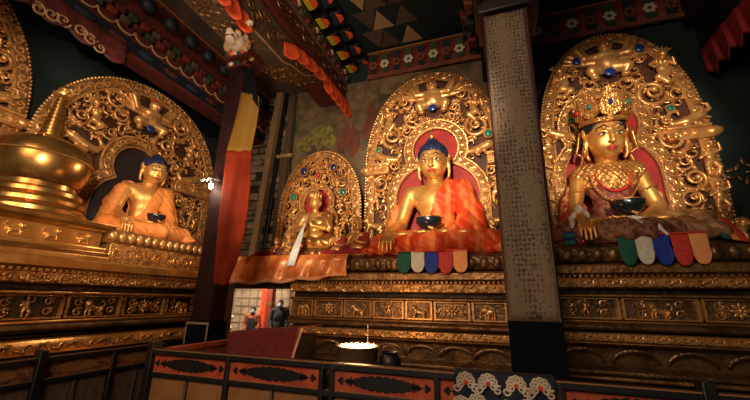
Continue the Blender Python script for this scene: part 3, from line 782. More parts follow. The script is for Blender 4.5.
    for i, (x, z, r) in enumerate(S):
        sg = 1 if (i*7) % 3 else -1; a0 = rg.uniform(0, 6.28); tn = 1.9 if r > .1*fine else 1.4
        for q in (1,):
            P, Q = spiral((q*x, z), r, tn, q*sg, a0 if q > 0 else PI-a0, r*.20, -.03, 26 if r > .1*fine else 16, .13*min(1, r/.1))
            big = r > .1*fine and nbig < 90
            tb = MB() if big else small
            tb.tube(P, Q, 7 if big else 5)
            tb.ell((q*x, -.03-.13*min(1, r/.1), z), r*.22, 8, 6)
            # leaf curls thrown off the outside of the scroll
            for j in range(5 if r > .08*fine else 3):
                t0 = a0+sg*j*1.25; t0 = t0 if q > 0 else PI-t0
                cx, cz = q*x+r*1.02*math.cos(t0), z+r*1.02*math.sin(t0)
                tb.ell((cx, -.045, cz), (r*.34, .045, r*.16), 8, 6, roty(-(t0+q*sg*.9)))
            if big: tb.build('leaf_scroll', m, t, 60); nbig += 1
    # tiny leaves in the gaps
    for _ in range(1000):
        x = rg.uniform(-a, a); z = rg.uniform(.02, zs+b)
        if free(x, z, .03):
            an = rg.uniform(0, 3.1); l = rg.uniform(.03, .055)
            for q in (1,): small.ell((q*x, -.025, z), (l, .03, l*.42), 7, 5, roty(q*an))
    small.build('small_foliage', m, t, 60)
    return t
def altar(label, loc, rz, L, dz=0., bright=False, seed=1, panels=7, seat=True, deep=1.35, panel_len=None, seat_from=0.):
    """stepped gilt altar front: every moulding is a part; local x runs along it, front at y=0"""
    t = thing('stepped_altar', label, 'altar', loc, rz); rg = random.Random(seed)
    g1, g2, g3 = ('gold_plain', 'gold_fine', 'gold_dull') if bright else ('gold_dull', 'gold_old', 'bronze')
    def bx(n, y0, z0, z1, m, bev=.012): return MB().box((0, y0, z0+dz if z0 > 0 else 0), (L, deep, z1+dz)).build(n, m, t, bevel=bev)
    def prof(n, pr, m): return MB().extrude_x([(y, z+dz) for y, z in pr]+[(deep, pr[-1][1]+dz), (deep, pr[0][1]+dz)], 0, L).build(n, m, t, 30)
    def scrolls(parent, z, h, y, step, m, name='scroll_relief'):
        s = MB(); n = int(L/step)
        for i in range(n):
            x = (i+.5)*L/n; sg = 1 if i % 2 else -1
            P, Q = spiral((x, z+dz), h*.40, 1.4, sg, sg*1.2, h*.085, y, 13, .02); s.tube(P, Q, 5)
            s.ell((x+step*.48, y-.004, z+dz-sg*h*.16), (step*.22, .02, h*.11), 7, 5, roty(sg*.6))
            s.ell((x-step*.30, y-.004, z+dz+sg*h*.30), (step*.18, .018, h*.09), 7, 5, roty(-sg*.4))
        return s.build(name, m, parent, 60)
    # seat moulding with a row of lotus petals
    if seat:
        prof('lotus_seat', [(.10, 2.06), (.03, 2.10), (.0, 2.17), (.02, 2.25), (.07, 2.30)], g3)
        pt = MB(); n = int(L/.15)
        for i in range(n): pt.ell(((i+.5)*L/n, .015, 2.175+dz), (.062, .035, .075), 8, 6)
        pt.build('petal_row', g3, t, 60)
    else:
        o = MB().box((seat_from, .10, 2.06), (L, deep, 2.30)).build('upper_riser', g2, t, bevel=.012); s_ = MB()
        for i in range(int((L-seat_from)/.14)):
            P, Q = spiral((seat_from+.08+.14*i, 2.18), .07, 1.4, 1 if i % 2 else -1, i, .014, .09, 14, .03); s_.tube(P, Q, 5)
        s_.build('riser_scrollwork', g1, o, 60)
        MB().box((0, .0, 2.04), (L, deep, 2.06)).build('top_slab', g1, t)
    prof('top_ledge', [(-.05, 1.94), (-.10, 1.965), (-.10, 2.04), (-.07, 2.06)], g1)
    d = MB(); n = int(L/.055)
    for i in range(n): d.box(((i+.2)*L/n, -.075, 1.915+dz), ((i+.75)*L/n, .0, 1.942+dz))
    d.build('dentil_row', g1, t)
    b = prof('scroll_band', [(.02, 1.80), (-.03, 1.815), (-.035, 1.90), (-.06, 1.915)], g2); scrolls(b, 1.855, .11, -.045, .13, g2)
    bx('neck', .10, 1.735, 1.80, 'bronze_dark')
    bx('frieze_top_edge', -.03, 1.705, 1.735, g1); bx('frieze_ground', .05, 1.465, 1.705, 'bronze' if not bright else 'bronze_dark'); bx('frieze_bottom_edge', -.04, 1.435, 1.465, g1)
    pl = panel_len or L/panels; i = 0; x = 0
    kinds = ['blossom', 'elephant', 'blossom', 'lion', 'attendant', 'lion', 'blossom', 'elephant']
    while x < L-.05:
        w = min(pl*rg.uniform(.85, 1.15), L-x)
        p = MB()
        p.box((x+.012, .015, 1.475+dz), (x+w-.012, .05, 1.49+dz)).box((x+.012, .015, 1.685+dz), (x+w-.012, .05, 1.70+dz)).box((x+.012, .01, 1.475+dz), (x+.035, .05, 1.70+dz)).box((x+w-.035, .01, 1.475+dz), (x+w-.012, .05, 1.70+dz))
        po = p.build('frieze_panel', g2, t)
        k = kinds[(i+seed) % len(kinds)]; s = .185; cx = x+w/2
        tr(relief(k), s, (cx, .035, 1.495+dz), rg.random() < .5).build('frieze_'+k, g2, po, 60)
        fl = MB(); nn = max(1, int((w/2-.16)/.10))
        for q in (-1, 1):
            for j in range(nn):
                for zz, r in ((1.54, .042), (1.635, .042)):
                    X = cx+q*(.17+.10*j)
                    if abs(X-cx) < w/2-.07:
                        P, Q = spiral((X, zz+dz), r, 1.3, q, j, .010, .04, 13, .025); fl.tube(P, Q, 5); fl.ell((X+.03, .04, zz+.03+dz), (.03, .02, .014), 7, 5)
        if fl.v: fl.build('frieze_foliage', g2, po, 60)
        x += w; i += 1
    prof('torus', [(.06, 1.365), (-.03, 1.37), (-.06, 1.39), (-.06, 1.41), (-.03, 1.432)], 'bronze')
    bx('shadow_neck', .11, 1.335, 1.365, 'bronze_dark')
    if bright:
        b = prof('lower_band', [(-.03, 1.155), (-.10, 1.17), (-.08, 1.24), (-.02, 1.30)], 'gold_plain'); scrolls(b, 1.225, .11, -.085, .14, 'gold_fine')
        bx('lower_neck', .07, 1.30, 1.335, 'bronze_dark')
        bx('waist', .10, .60, 1.155, 'bronze')
    else:
        b = prof('lower_band', [(.03, 1.245), (-.0, 1.255), (.0, 1.325), (.02, 1.335)], g2); scrolls(b, 1.29, .085, -.008, .11, g2)
        bx('gold_lip', -.05, 1.225, 1.245, g1)
        prof('waist', [(-.02, .97), (.06, 1.0), (.12, 1.08), (.11, 1.18), (.03, 1.225)], 'bronze')
        pt = MB(); n = int(L/.42)
        for i in range(n):
            x0 = (i+.5)*L/n
            P = [(x0+.2*math.cos(a), .035-.02*math.sin(a), 1.06+dz+.11*math.sin(a)) for a in np.linspace(0, PI, 12)]; pt.tube(P, .014, 5)
        pt.build('lotus_petal_outline', 'bronze', t)
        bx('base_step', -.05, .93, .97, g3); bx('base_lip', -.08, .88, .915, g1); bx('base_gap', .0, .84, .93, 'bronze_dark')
    bx('plinth', -.12 if not bright else .05, 0, .84 if not bright else .60, 'bronze')
    return t

def motif(L, H, y):
    """dark scalloped dragon-cloud motif with trefoil ends, in x,z around 0"""
    m = MB(); n = 40; up = []
    for i in range(n+1):
        u = i/n; x = (-.30+.60*u)*L; e = math.sin(PI*u)**.45
        up.append((x, H*(.30*e+.07*abs(math.sin(u*PI*8))*e)))
    out = up+[(x, -z) for x, z in up[::-1]]
    m.prism(out, y, y+.004)
    for q in (-1, 1):
        m.box((min(q*.29*L, q*.40*L), y, -.02*H), (max(q*.29*L, q*.40*L), y+.004, .02*H))
        for k in range(3):
            x = q*(.30+.022*k)*L; h = H*(.26-.06*k)
            m.prism([(x-.012*L, -h), (x+.012*L, -h*.2), (x+.012*L, h*.2), (x-.012*L, h), (x-.02*L, 0)], y, y+.004)
        for dx, dz, r in ((.425, 0, .10), (.405, .10, .085), (.405, -.10, .085)):
            m.prism([(q*dx*L+r*H*math.cos(a), dz*H+r*H*math.sin(a)) for a in np.linspace(0, 2*PI, 14)[:-1]], y, y+.004)
    return m
def balustrade(name, label, loc, rz, cells, zt, low=.35, dim=False, post_at=(), group=None):
    """painted wooden rail: top rail, mid rail, framed panels with dark motifs, plain panels below"""
    t = thing(name, label, 'railing', loc, rz, group)
    x0, x1 = cells[0][0], cells[-1][1]
    rail = MB().box((x0-.02, -.035, zt-.045), (x1+.02, .035, zt)).build('top_rail', 'wood_black', t, bevel=.006)
    MB().box((x0-.02, -.038, zt-.006), (x1+.02, -.033, zt+.002)).build('worn_edge', 'wood_edge', rail)
    MB().box((x0, -.03, zt-.225), (x1, .03, zt-.19)).build('middle_rail', 'wood_black', t, bevel=.005)
    MB().box((x0, -.03, low-.05), (x1, .03, low)).build('bottom_rail', 'wood_black', t, bevel=.005)
    for k, (a, b) in enumerate(cells):
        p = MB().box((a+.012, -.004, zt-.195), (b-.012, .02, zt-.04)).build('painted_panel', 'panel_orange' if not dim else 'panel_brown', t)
        edge = MB()
        for q in (zt-.190, zt-.050): edge.box((a+.016, -.010, q), (b-.016, -.003, q+.005))
        for q in (a+.016, b-.021): edge.box((q, -.010, zt-.19), (q+.005, -.003, zt-.045))
        edge.build('panel_edging', 'wood_edge', p)
        f = motif(b-a, .145, -.009); o = MB(); o.v = [(x+(a+b)/2, y, z+zt-.1175) for x, y, z in f.v]; o.f = f.f
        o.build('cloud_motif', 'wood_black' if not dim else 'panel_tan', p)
        h = (a+b)/2
        for c, d in ((a, h), (h, b)):
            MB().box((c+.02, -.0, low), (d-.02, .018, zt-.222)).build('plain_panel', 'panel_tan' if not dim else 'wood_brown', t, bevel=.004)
        MB().box((h-.012, -.012, low), (h+.012, .02, zt-.22)).build('muntin', 'wood_brown', t)
    for x in sorted({c[0] for c in cells} | {c[1] for c in cells}):
        w = .032 if x in post_at else .018
        MB().box((x-w, -.05 if x in post_at else -.036, 0), (x+w, .05 if x in post_at else .036, zt+(.06 if x in post_at else -.002))).build('post', 'wood_black', t, bevel=.006)
    return t
def pleated(name, label, path, drop, n, amp, m, cat, parent=None, solid=.006, scallop=.25):
    """cloth valance in overlapping tongues along a path of 3-D points; hangs down by drop"""
    P = np.array(path, float); d = np.r_[0, np.cumsum(np.linalg.norm(np.diff(P, axis=0), axis=1))]; T = d[-1]
    def fn(u, v):
        q = np.array([np.interp(u*T, d, P[:, i]) for i in range(3)]); ph = (u*n) % 1.0
        q2 = np.array([np.interp(min(T, u*T+.02), d, P[:, i]) for i in range(3)])-np.array([np.interp(max(0, u*T-.02), d, P[:, i]) for i in range(3)])
        nrm = np.array((q2[1], -q2[0], 0)); nrm /= max(np.linalg.norm(nrm), 1e-6)
        out = amp*(.25+ph)*(.3+.7*v)
        z = -drop*v*(1-scallop*(1-math.sin(PI*min(max(ph, .02), .98))))
        return q+nrm*out+np.array((0, 0, z))
    g = MB().grid(fn, n*8, 6)
    o = g.build(name, m, parent, 40, solid=solid)
    if label: tag(o, label, cat)
    return o
def tabs(label, x0, x1, y, zt, zb, mats, cat='cloth', bow=.02):
    t = thing('tabbed_altar_cloth', label, cat, ((x0+x1)/2, y, zb))
    W = (x1-x0)/len(mats); c0 = (x0+x1)/2
    for i, m in enumerate(mats):
        a = x0+i*W
        def fn(u, v, a=a, i=i):
            tip = 1-.22*(2*u-1)**4*(1 if v > .5 else 0)-.10*(2*u-1)**2*v
            z = (zt-zb)*(1-v*tip)
            yy = -.02*v-.008*math.sin(PI*u)*v-.010*math.sin(i*2.1+3*v)+(.03*max(0, .12-v)/.12)
            return (a+W*(.012+.976*u)-c0, yy, z+.010*math.sin(i*1.7)*v)
        MB().grid(fn, 12, 16).build(('green', 'white', 'blue', 'red', 'orange')[i]+'_tab', m, t, solid=.006)
    MB().box((x0-c0, -.004, zt-zb-.012), (x1-c0, .12, zt-zb+.006)).build('top_hem', mats[3], t, bevel=.003)
    return t
# ================================================================== the hall itself
def sbox(name, m, *boxes, bevel=0):
    b = MB()
    for lo, hi in boxes: b.box(lo, hi)
    return structure(b.build(name, m, None, 0, bevel=bevel))
sbox('floor', 'floor_stone', ((-11, -4, -.1), (6, 12, 0)))
sbox('wall_back', 'plaster_dark', ((-6.4, 6.5, 0), (-5.75, 6.7, 8)), ((-5.75, 6.5, 2.15), (-3.55, 6.7, 8)), ((-3.55, 6.5, 0), (5.4, 6.7, 8)))
sbox('wall_left', 'plaster_dark', ((-6.4, -4, 0), (-6.1, 6.5, 8)))
sbox('wall_right', 'plaster_dark', ((5.0, -4, 0), (5.3, 6.5, 8)))
sbox('ceiling', 'plaster_dark', ((-6.4, -4, 7.25), (5.4, 6.7, 7.45)))
structure(MB().box((-5.0, -3, 6.5), (-3.3, 6.5, 6.58)).build('ceiling_aisle', 'ceiling_brown'))
# room beyond the passage
sbox('wall_far', 'room_pale', ((-11, 11, 0), (-2, 11.2, 3.6)))
sbox('wall_passage', 'room_pale', ((-2.2, 6.7, 0), (-2, 11, 3.6)), ((-11, 6.7, 0), (-10.8, 11, 3.6)))
sbox('ceiling_passage', 'room_pale', ((-11, 6.7, 3.6), (-2, 11.2, 3.75)))
# door lining of the passage
sbox('door_1', 'beam_red', ((-5.75, 6.42, 0), (-5.63, 6.72, 2.15)), ((-3.67, 6.42, 0), (-3.55, 6.72, 2.15)), ((-5.75, 6.42, 2.03), (-3.55, 6.72, 2.15)))
# rough stonework between the left column and the mural
st, sp = MB(), MB(); z = 2.2; row = 0
while z < 6.9:
    hh = rng.uniform(.12, .24); x = -6.1
    while x < -4.35:
        w = rng.uniform(.16, .5); b = (sp if rng.random() < .35 else st)
        d = rng.uniform(.03, .10)
        if rng.random() < .93: b.box((x+.012, 6.5-d, z+.012), (min(x+w, -4.3)-.012, 6.5, z+hh-.012))
        x += w
    z += hh; row += 1
structure(st.build('trim_1', 'stone', bevel=.015)); structure(sp.build('trim_2', 'stone_pale', bevel=.015))
structure(MB().box((-6.1, 6.47, 2.15), (-4.3, 6.5, 6.9)).build('trim_3', 'mortar'))

# ================================================================== murals
mu = thing('wall_mural', 'faded brown mural of hills and small red figures behind the two middle aureoles', 'mural', (-2.1, 6.47, 2.2))
MB().box((-2.15, -.02, 0), (2.2, .02, 4.3)).build('painted_ground', 'mural_brown', mu)
BN = [0]
def blob(px, py, wx, wz, name, m, n=18, jit=.2, y=6.44, par=mu, peak=0):
    c = at(px, py, 'y', y); r = random.Random(int(px*7+py)); out = []
    for i in range(n):
        a = 2*PI*i/n; k = 1+r.uniform(-jit, jit); out.append((wx*k*math.cos(a)*(1-peak*max(0, math.sin(a))), wz*k*math.sin(a)))
    BN[0] += 1; yy = y-.0015*BN[0]
    MB().prism(out, -.004, .02).build(name, m, par, 0, loc=(c[0]-par.location[0], yy-par.location[1], c[2]-par.location[2]))
blob(360, 108, .50, .62, 'painted_hill', 'mural_ochre', peak=.4); blob(312, 95, .50, .62, 'painted_hill', 'mural_ochre', jit=.12, peak=.3); blob(400, 82, .5, .3, 'painted_hill', 'mural_ochre')
blob(322, 137, .36, .30, 'painted_tree', 'mural_green', jit=.35); blob(304, 145, .25, .2, 'painted_tree', 'mural_green', jit=.35)
for px, py, w, h in ((341, 142, .11, .28), (353, 140, .16, .34), (368, 128, .12, .26), (347, 128, .08, .16), (372, 112, .10, .2)): blob(px, py, w, h, 'painted_figure', 'mural_red', jit=.15, peak=.5)
mu2 = thing('wall_mural', 'dark mural with pale flower sprays on the wall above and beside the crowned statue', 'mural', (2.8, 6.47, 2.2))
MB().box((-2.1, -.02, 0), (2.2, .02, 4.2)).build('painted_ground', 'plaster_dark', mu2)
for px, py in ((743, 172),):
    c = at(px, py, 'y', 6.42); m = MB()
    for k in range(9):
        a = k*.7; m.ell((.10*(1+.4*(k % 3))*math.cos(a), 0, .10*(1+.4*(k % 3))*math.sin(a)), (.07, .02, .035), 8, 5, roty(a))
    m.build('flower_spray', 'bronze', mu2, 60, loc=(c[0]-2.8, -.05, c[2]-2.2))

# ================================================================== upper frieze on the left (over the left wall)
def rect_part(n, m, par, lo, hi, bevel=.0): return MB().box(lo, hi).build(n, m, par, bevel=bevel)
fb = thing('painted_frieze_beam', 'layered red and blue beam with dark round rafter ends above the left aureole', 'beam', (-5.05, 0, 4.9))
rect_part('core', 'beam_red', fb, (-.35, .6, .35), (-.02, 6.45, 1.6))
rect_part('upper_board', 'beam_red', fb, (-.02, .6, 1.02), (.02, 6.45, 1.45)); rect_part('cornice_line', 'wood_edge', fb, (-.02, .6, 1.52), (.06, 6.45, 1.56)); rect_part('cornice_board', 'beam_red', fb, (-.02, .6, 1.45), (.05, 6.45, 1.6))
for i in range(14):
    y = 1.0+i*.42
    k = MB().lathe([(0, 0), (.10, .01), (.125, .05), (.12, .12), (.09, .17), (0, .19)], n=16).build('rafter_end', 'paint_navy', fb, 60, loc=(.02, y, 1.26)); k.rotation_euler = (0, PI/2, 0)
cols = ['paint_green', 'paint_red', 'wood_brown', 'paint_orange', 'beam_red', 'paint_red']
for rowi, z in enumerate((.80, .92)):
    for i in range(28):
        y = .8+i*.2+rowi*.1
        if y > 6.3: continue
        rect_part('frieze_block', ['paint_green', 'paint_red', 'wood_brown', 'beam_red'][(i+rowi*2) % 4], fb, (-.02, y, z-.055), (.07, y+.12, z+.045), .006)
ch = MB()
for i in range(20):
    y = .8+i*.28
    ch.tube([(.045, y+.14-.14*math.cos(a), .70-.10*math.sin(a)) for a in np.linspace(0, PI, 10)], .016, 5)
ch.build('scallop_chain', 'wood_tan', fb); rect_part('scallop_board', 'beam_red', fb, (-.02, .6, .58), (.02, 6.45, .74))
rect_part('blue_board', 'paint_navy', fb, (-.03, .6, .40), (.0, 6.45, .58)); 
for i in range(12):
    y = 1.0+i*.46
    MB().ell((.01, y, .49), (.02, .14, .05), 10, 6).build('cloud_ornament', 'paint_blue' if i % 2 else 'beam_red', fb)
tag(pleated('pleated_valance', None, None and 0 or [(-5.02, y, 5.32) for y in np.linspace(.7, 3.0, 8)], .40, 6, .05, 'beam_red', None), 'dim red pleated valance hanging under the painted beam at upper left', 'valance')
vs = thing('carved_scroll_ornament', 'pale knotted scroll ornament on the dim red valance at upper left', 'ornament', tuple(at(72, 26, 'x', -4.985)))
m = MB()
for q in (-1, 1):
    for k in range(3):
        P, Q = spiral((q*(.10+.13*k), -.03*k), .085, 1.5, q, k, .016, 0, 18, .03); m.tube(P, Q, 5)
o = m.build('scrolls', 'wood_tan', vs, 60); vs.rotation_euler = (0, 0, PI/2)
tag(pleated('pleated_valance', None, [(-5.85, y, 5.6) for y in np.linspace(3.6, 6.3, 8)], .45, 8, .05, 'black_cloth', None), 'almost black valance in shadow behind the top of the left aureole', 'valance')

# ================================================================== left column
lx0, lx1, ly0, ly1 = -3.64, -3.34, 3.6, 3.88
lc = thing('temple_column', 'dark red square column draped with an orange and yellow banner', 'column', ((lx0+lx1)/2, (ly0+ly1)/2, 0))
cx, cy = lc.location[0], lc.location[1]; hw, hd = (lx1-lx0)/2, (ly1-ly0)/2
MB().box((-hw, -hd, 1.4), (hw, hd, 5.06)).build('post', 'post_red', lc, bevel=.03)
bs = MB().box((-hw-.02, -hd-.02, 0), (hw+.02, hd+.02, 1.405)).build('base_casing', 'black_cloth', lc, bevel=.01)
MB().box((-hw-.022, -hd-.024, 1.385), (hw+.022, -hd-.018, 1.41)).box((hw+.0, -hd-.026, .8), (hw+.02, -hd-.018, 1.40)).box((-hw-.02, -hd-.026, .8), (-hw-.005, -hd-.018, 1.40)).build('metal_trim', 'steel', bs)
cp = MB().box((-hw-.03, -hd-.03, 5.06), (hw+.03, hd+.03, 5.14)).box((-hw+.02, -hd+.02, 5.14), (hw-.02, hd-.02, 5.2)).box((-hw-.06, -hd-.06, 5.2), (hw+.06, hd+.06, 5.36)).build('capital', 'beam_red', lc, bevel=.01)
for i in range(5):
    x = -hw+.02+i*(2*hw-.04)/4
    MB().ell((x, -hd-.06, 5.28), (.05, .03, .06), 10, 6).build('capital_petal', ['paint_green', 'paint_orange', 'paint_white', 'paint_green', 'paint_orange'][i], cp, 60)
for i in range(4):
    MB().ell((-hw+.07+i*.125, -hd-.035, 5.1), (.045, .02, .035), 10, 6).build('capital_bead', ['paint_white', 'paint_green', 'paint_red', 'paint_yellow'][i], cp, 60)
# bracket over the column
XF = -3.0
br = thing('carved_bracket', 'carved gilded bracket spreading along the beam above the orange draped column', 'bracket', (-3.3, 3.83, 5.365))
prf = [(-1.5, .16), (-1.2, .02), (-.6, -.0), (-.35, -.0), (.25, .0), (.45, .10), (.9, .20), (1.2, .42), (1.6, .55), (1.6, .585), (-1.5, .585)]
b = MB(); P2 = [(y, z) for y, z in prf]; b.extrude_x(P2, -.28, .28); b.build('bracket_arm', 'wood_brown', br, bevel=.012)
m = MB()
for i in range(22):
    y = -1.3+i*.13; zz = .30+.10*math.sin(i*1.9)
    low = np.interp(y, [q[0] for q in prf[:9]], [q[1] for q in prf[:9]])
    zz = max(zz, low+.12)
    P, Q = spiral((y, zz), .095, 1.5, 1 if i % 2 else -1, i, .016, 0, 16, .05); m.tube([(.29-p[1], p[0], p[2]) for p in P], Q, 5)
m.build('carved_scroll', 'gold_dull', br, 60)
um = {-1: MB(), 1: MB()}
for i in range(24):
    y = -1.35+i*.12; m = um[1 if y > 0 else -1]; low = np.interp(y, [q[0] for q in prf[:9]], [q[1] for q in prf[:9]])
    if abs(y) < .3: continue
    for q in (-.16, .0, .16):
        P, Q = spiral((y, q), .07, 1.4, 1 if i % 2 else -1, i, .014, 0, 14, .0); m.tube([(p[2], p[0], low-.012) for p in P], Q, 5)
for m in um.values(): m.build('carved_underside', 'gold_dull', br, 60)
m = MB(); m.tube([(.29, y, z+.01) for y, z in prf[:9]], .016, 6); m.build('gilded_edge', 'wood_tan', br)
lh = np.array(at(236, 42, 'y', 3.2))-np.array(br.location)
F = SDF((-.3, -.3, -.25), (.3, .3, .3), .012)
F.ell((0, 0, 0), (.13, .12, .12), .03).ell((0, -.12, -.04), (.085, .09, .06), .03).ell((0, -.20, -.01), (.045, .03, .03), .02).ell((0, -.12, -.11), (.07, .08, .025), .01)
for q in (-1, 1): F.ell((q*.06, -.10, .06), (.045, .04, .03), .02).ell((q*.12, .0, .09), (.04, .03, .05), .02)
o = F.mb().build('lion_head', 'paint_white', br, 70, loc=tuple(lh)); o.rotation_euler = (R(-10), 0, R(15))
for q in (-1, 1): MB().ell((q*.06, -.135, .055), (.022, .015, .018), 10, 6).build('lion_eye', 'paint_yellow', o, 60)
MB().box((-.06, -.19, -.085), (.06, -.10, -.07)).build('lion_mouth', 'paint_red', o)
m = MB()
for k in range(11):
    a = -.6+k*(PI+1.2)/10; m.ell((.15*math.cos(a), .05, .13*math.sin(a)), .05, 8, 6)
m.build('lion_mane', 'wood_tan', o, 60)
kn = tag(MB().lathe([(.02, 0), (.03, .03), (.02, .06), (.045, .11), (.03, .15), (0, .16)], n=14).build('wooden_peg', 'paint_white', None, 60, loc=tuple(at(242, 24, 'x', -2.94))), 'small pale turned peg on the bracket above the left column', 'peg'); kn.rotation_euler = (0, PI/2, R(10))
tag(pleated('orange_valance', None, [(-2.98, y, z) for y, z in ((2.30, 5.52), (2.6, 5.46), (2.85, 5.43), (3.10, 5.40))], .40, 4, .16, 'orange_cloth', None), 'bright orange pleats hanging above and left of the column capital', 'valance')
tag(pleated('orange_valance', None, [(-2.96, y, z) for y, z in ((3.95, 5.66), (4.3, 5.84), (4.75, 5.95), (5.2, 6.02))], .34, 4, .16, 'orange_cloth', None), 'stepped orange valance along the bracket right of the capital', 'valance')
tag(pleated('orange_valance', None, [(-2.93, y, 6.0) for y in np.linspace(5.25, 6.4, 6)], .46, 5, .14, 'orange_cloth', None), 'orange valance running from the bracket down to the mural wall', 'valance')
# banner on the column
L_ = [(241, 92), (238, 108), (233, 128), (226.5, 150), (224, 175), (221, 200), (218, 225), (216, 250), (214, 270), (213, 284)]
R_ = [(259, 96), (259, 108), (256, 128), (251.5, 150), (251, 170), (250, 190), (248, 210), (244, 235), (237, 262), (227, 286)]
bn = thing('hanging_banner', 'long banner of yellow and red orange cloth hanging on the left column', 'banner', (lx1-.0, ly0-.03, 2.0))
def bpos(u, v, v0, v1):
    vv = v0+(v1-v0)*v; k = vv*(len(L_)-1); i = min(int(k), len(L_)-2); f = k-i
    l = np.array(L_[i])*(1-f)+np.array(L_[i+1])*f; r = np.array(R_[i])*(1-f)+np.array(R_[i+1])*f
    px = l*(1-u)+r*u; d = 3.565-.045*math.sin(PI*u)-.013*math.sin(u*7+2.5*vv)-.006*math.sin(u*13+vv*6)
    return at(px[0], px[1], 'y', d)-np.array(bn.location)
MB().grid(lambda u, v: bpos(u, v, 0, .34), 18, 14).build('yellow_cloth', 'banner_yellow', bn, solid=.008)
MB().grid(lambda u, v: bpos(u, v, .335, 1), 18, 40).build('orange_cloth', 'banner_red', bn, solid=.008)
bk = thing('black_pennant', 'black triangular cloth tied under the capital of the left column', 'cloth', tuple(at(250, 85, 'y', 3.55)))
q = [at(*p, 'y', 3.55)-np.array(bk.location) for p in ((244, 68), (253, 70), (257, 86), (259, 108), (250, 96), (245, 86))]
MB().prism([(p[0], p[2]) for p in q], -.02, .02).build('cloth', 'black_cloth', bk, 0)
# bulb on the column
bp = at(211, 186, 'y', 3.52)
bl = thing('bare_bulb_lamp', 'lit bare bulb on a pale curly bracket at the edge of the left column', 'lamp', tuple(bp))
MB().ell((0, 0, 0), (.030, .030, .04), 14, 10).build('bulb', 'bulb', bl, 60)
MB().lathe([(.02, .03), (.024, .05), (.022, .09), (.012, .10)], n=12).build('socket', 'steel', bl, 60)
MB().tube([(.05, .08, .10), (.0, .0, .105), (-.05, -.01, .12), (-.08, 0, .08), (-.12, -.01, .115), (-.16, 0, .085), (-.20, 0, .11)], .013, 6).build('wire_bracket', 'steel', bl)

# ================================================================== beam over the left column, seen from the nave
bm = thing('corbelled_beam', 'dark red carved beam with yellow, orange and blue corbel blocks left of the patchwork ceiling', 'beam', (-3.3, 0, 5.96))
rect_part('main_timber', 'beam_red', bm, (-.30, 1.2, .04), (.34, 6.46, .50), .01)
m = MB()
for i in range(30):
    y = 2.6+i*.13
    P, Q = spiral((y, .26+.05*(i % 3)), .08, 1.4, 1 if i % 2 else -1, i, .013, 0, 14, .04); m.tube([(.345-p[1], p[0], p[2]) for p in P], Q, 5)
m.build('carved_scroll', 'bronze', bm, 60)
rect_part('step_timber', 'wood_brown', bm, (-.3, 1.2, .50), (.38, 6.46, .80), .006)
for i in range(34):
    y = 2.7+i*.11
    rect_part('small_block', ['paint_red', 'paint_white', 'wood_brown', 'paint_green', 'paint_red', 'wood_black'][i % 6], bm, (.36, y, .52+.10*(i % 2)), (.44, y+.075, .60+.10*(i % 2)), .006)
rect_part('upper_timber', 'wood_black', bm, (-.3, 1.2, .80), (.40, 6.46, 1.27))
for i in range(9):
    y = 2.35+i*.48
    b = rect_part('corbel_block', 'wood_black', bm, (.38, y, .845), (.62, y+.27, 1.02), .008)
    rect_part('yellow_underside', 'paint_yellow', b, (.385, y+.01, .830), (.505, y+.26, .846))
    def wedge(x0, x1, y0, y1, z): return MB().add([(x0, y0, z), (x0, y1, z), (x1, (y0+y1)/2+.04, z), (x1, (y0+y1)/2-.04, z), (x0, y0, z+.016), (x0, y1, z+.016), (x1, (y0+y1)/2+.04, z+.016), (x1, (y0+y1)/2-.04, z+.016)], [(0, 1, 2, 3), (7, 6, 5, 4), (0, 4, 5, 1), (1, 5, 6, 2), (2, 6, 7, 3), (3, 7, 4, 0)])
    wedge(.515, .625, y+.01, y+.26, .830).build('orange_tip', 'paint_orange', b, 0)
    b2 = rect_part('corbel_block', 'wood_black', bm, (.38, y+.16, 1.045), (.83, y+.45, 1.20), .008)
    rect_part('blue_underside', 'paint_blue', b2, (.60, y+.17, 1.030), (.72, y+.44, 1.046)); wedge(.73, .835, y+.18, y+.43, 1.030).build('orange_tip', 'paint_orange', b2, 0)
# patchwork ceiling cloth of the middle bay
pc = thing('patchwork_canopy', 'ceiling canopy of brown and dark triangular patches over the middle bay', 'canopy', (-1.1, 4.3, 7.2))
MB().box((-1.3, -3.4, .0), (1.2, 2.2, .03)).build('canopy_cloth', 'paint_teal', pc)
for i in range(5):
    for j in range(9):
        x0 = -1.25+i*.49; y0 = -2.9+j*.55
        q = (i+j) % 3
        for k, tri in enumerate((((0, 0), (.47, 0), (.235, .5)), ((.26, .52), (.72, .52), (.49, .04)))):
            if (i*3+j*5+k*2) % 5 in (0, 2):
                pts = [(x0+a, y0+b) for a, b in tri]
                if max(p[0] for p in pts) > 1.18: continue
                n = MB(); n.v = [(a, b, -.012) for a, b in pts]+[(a, b, .0) for a, b in pts]; n.f = [(0, 2, 1), (3, 4, 5), (0, 1, 4, 3), (1, 2, 5, 4), (2, 0, 3, 5)]
                n.build('triangle_patch', ['wood_tan', 'wood_brown', 'ceiling_brown'][(i+2*j+k) % 3], pc, 0)
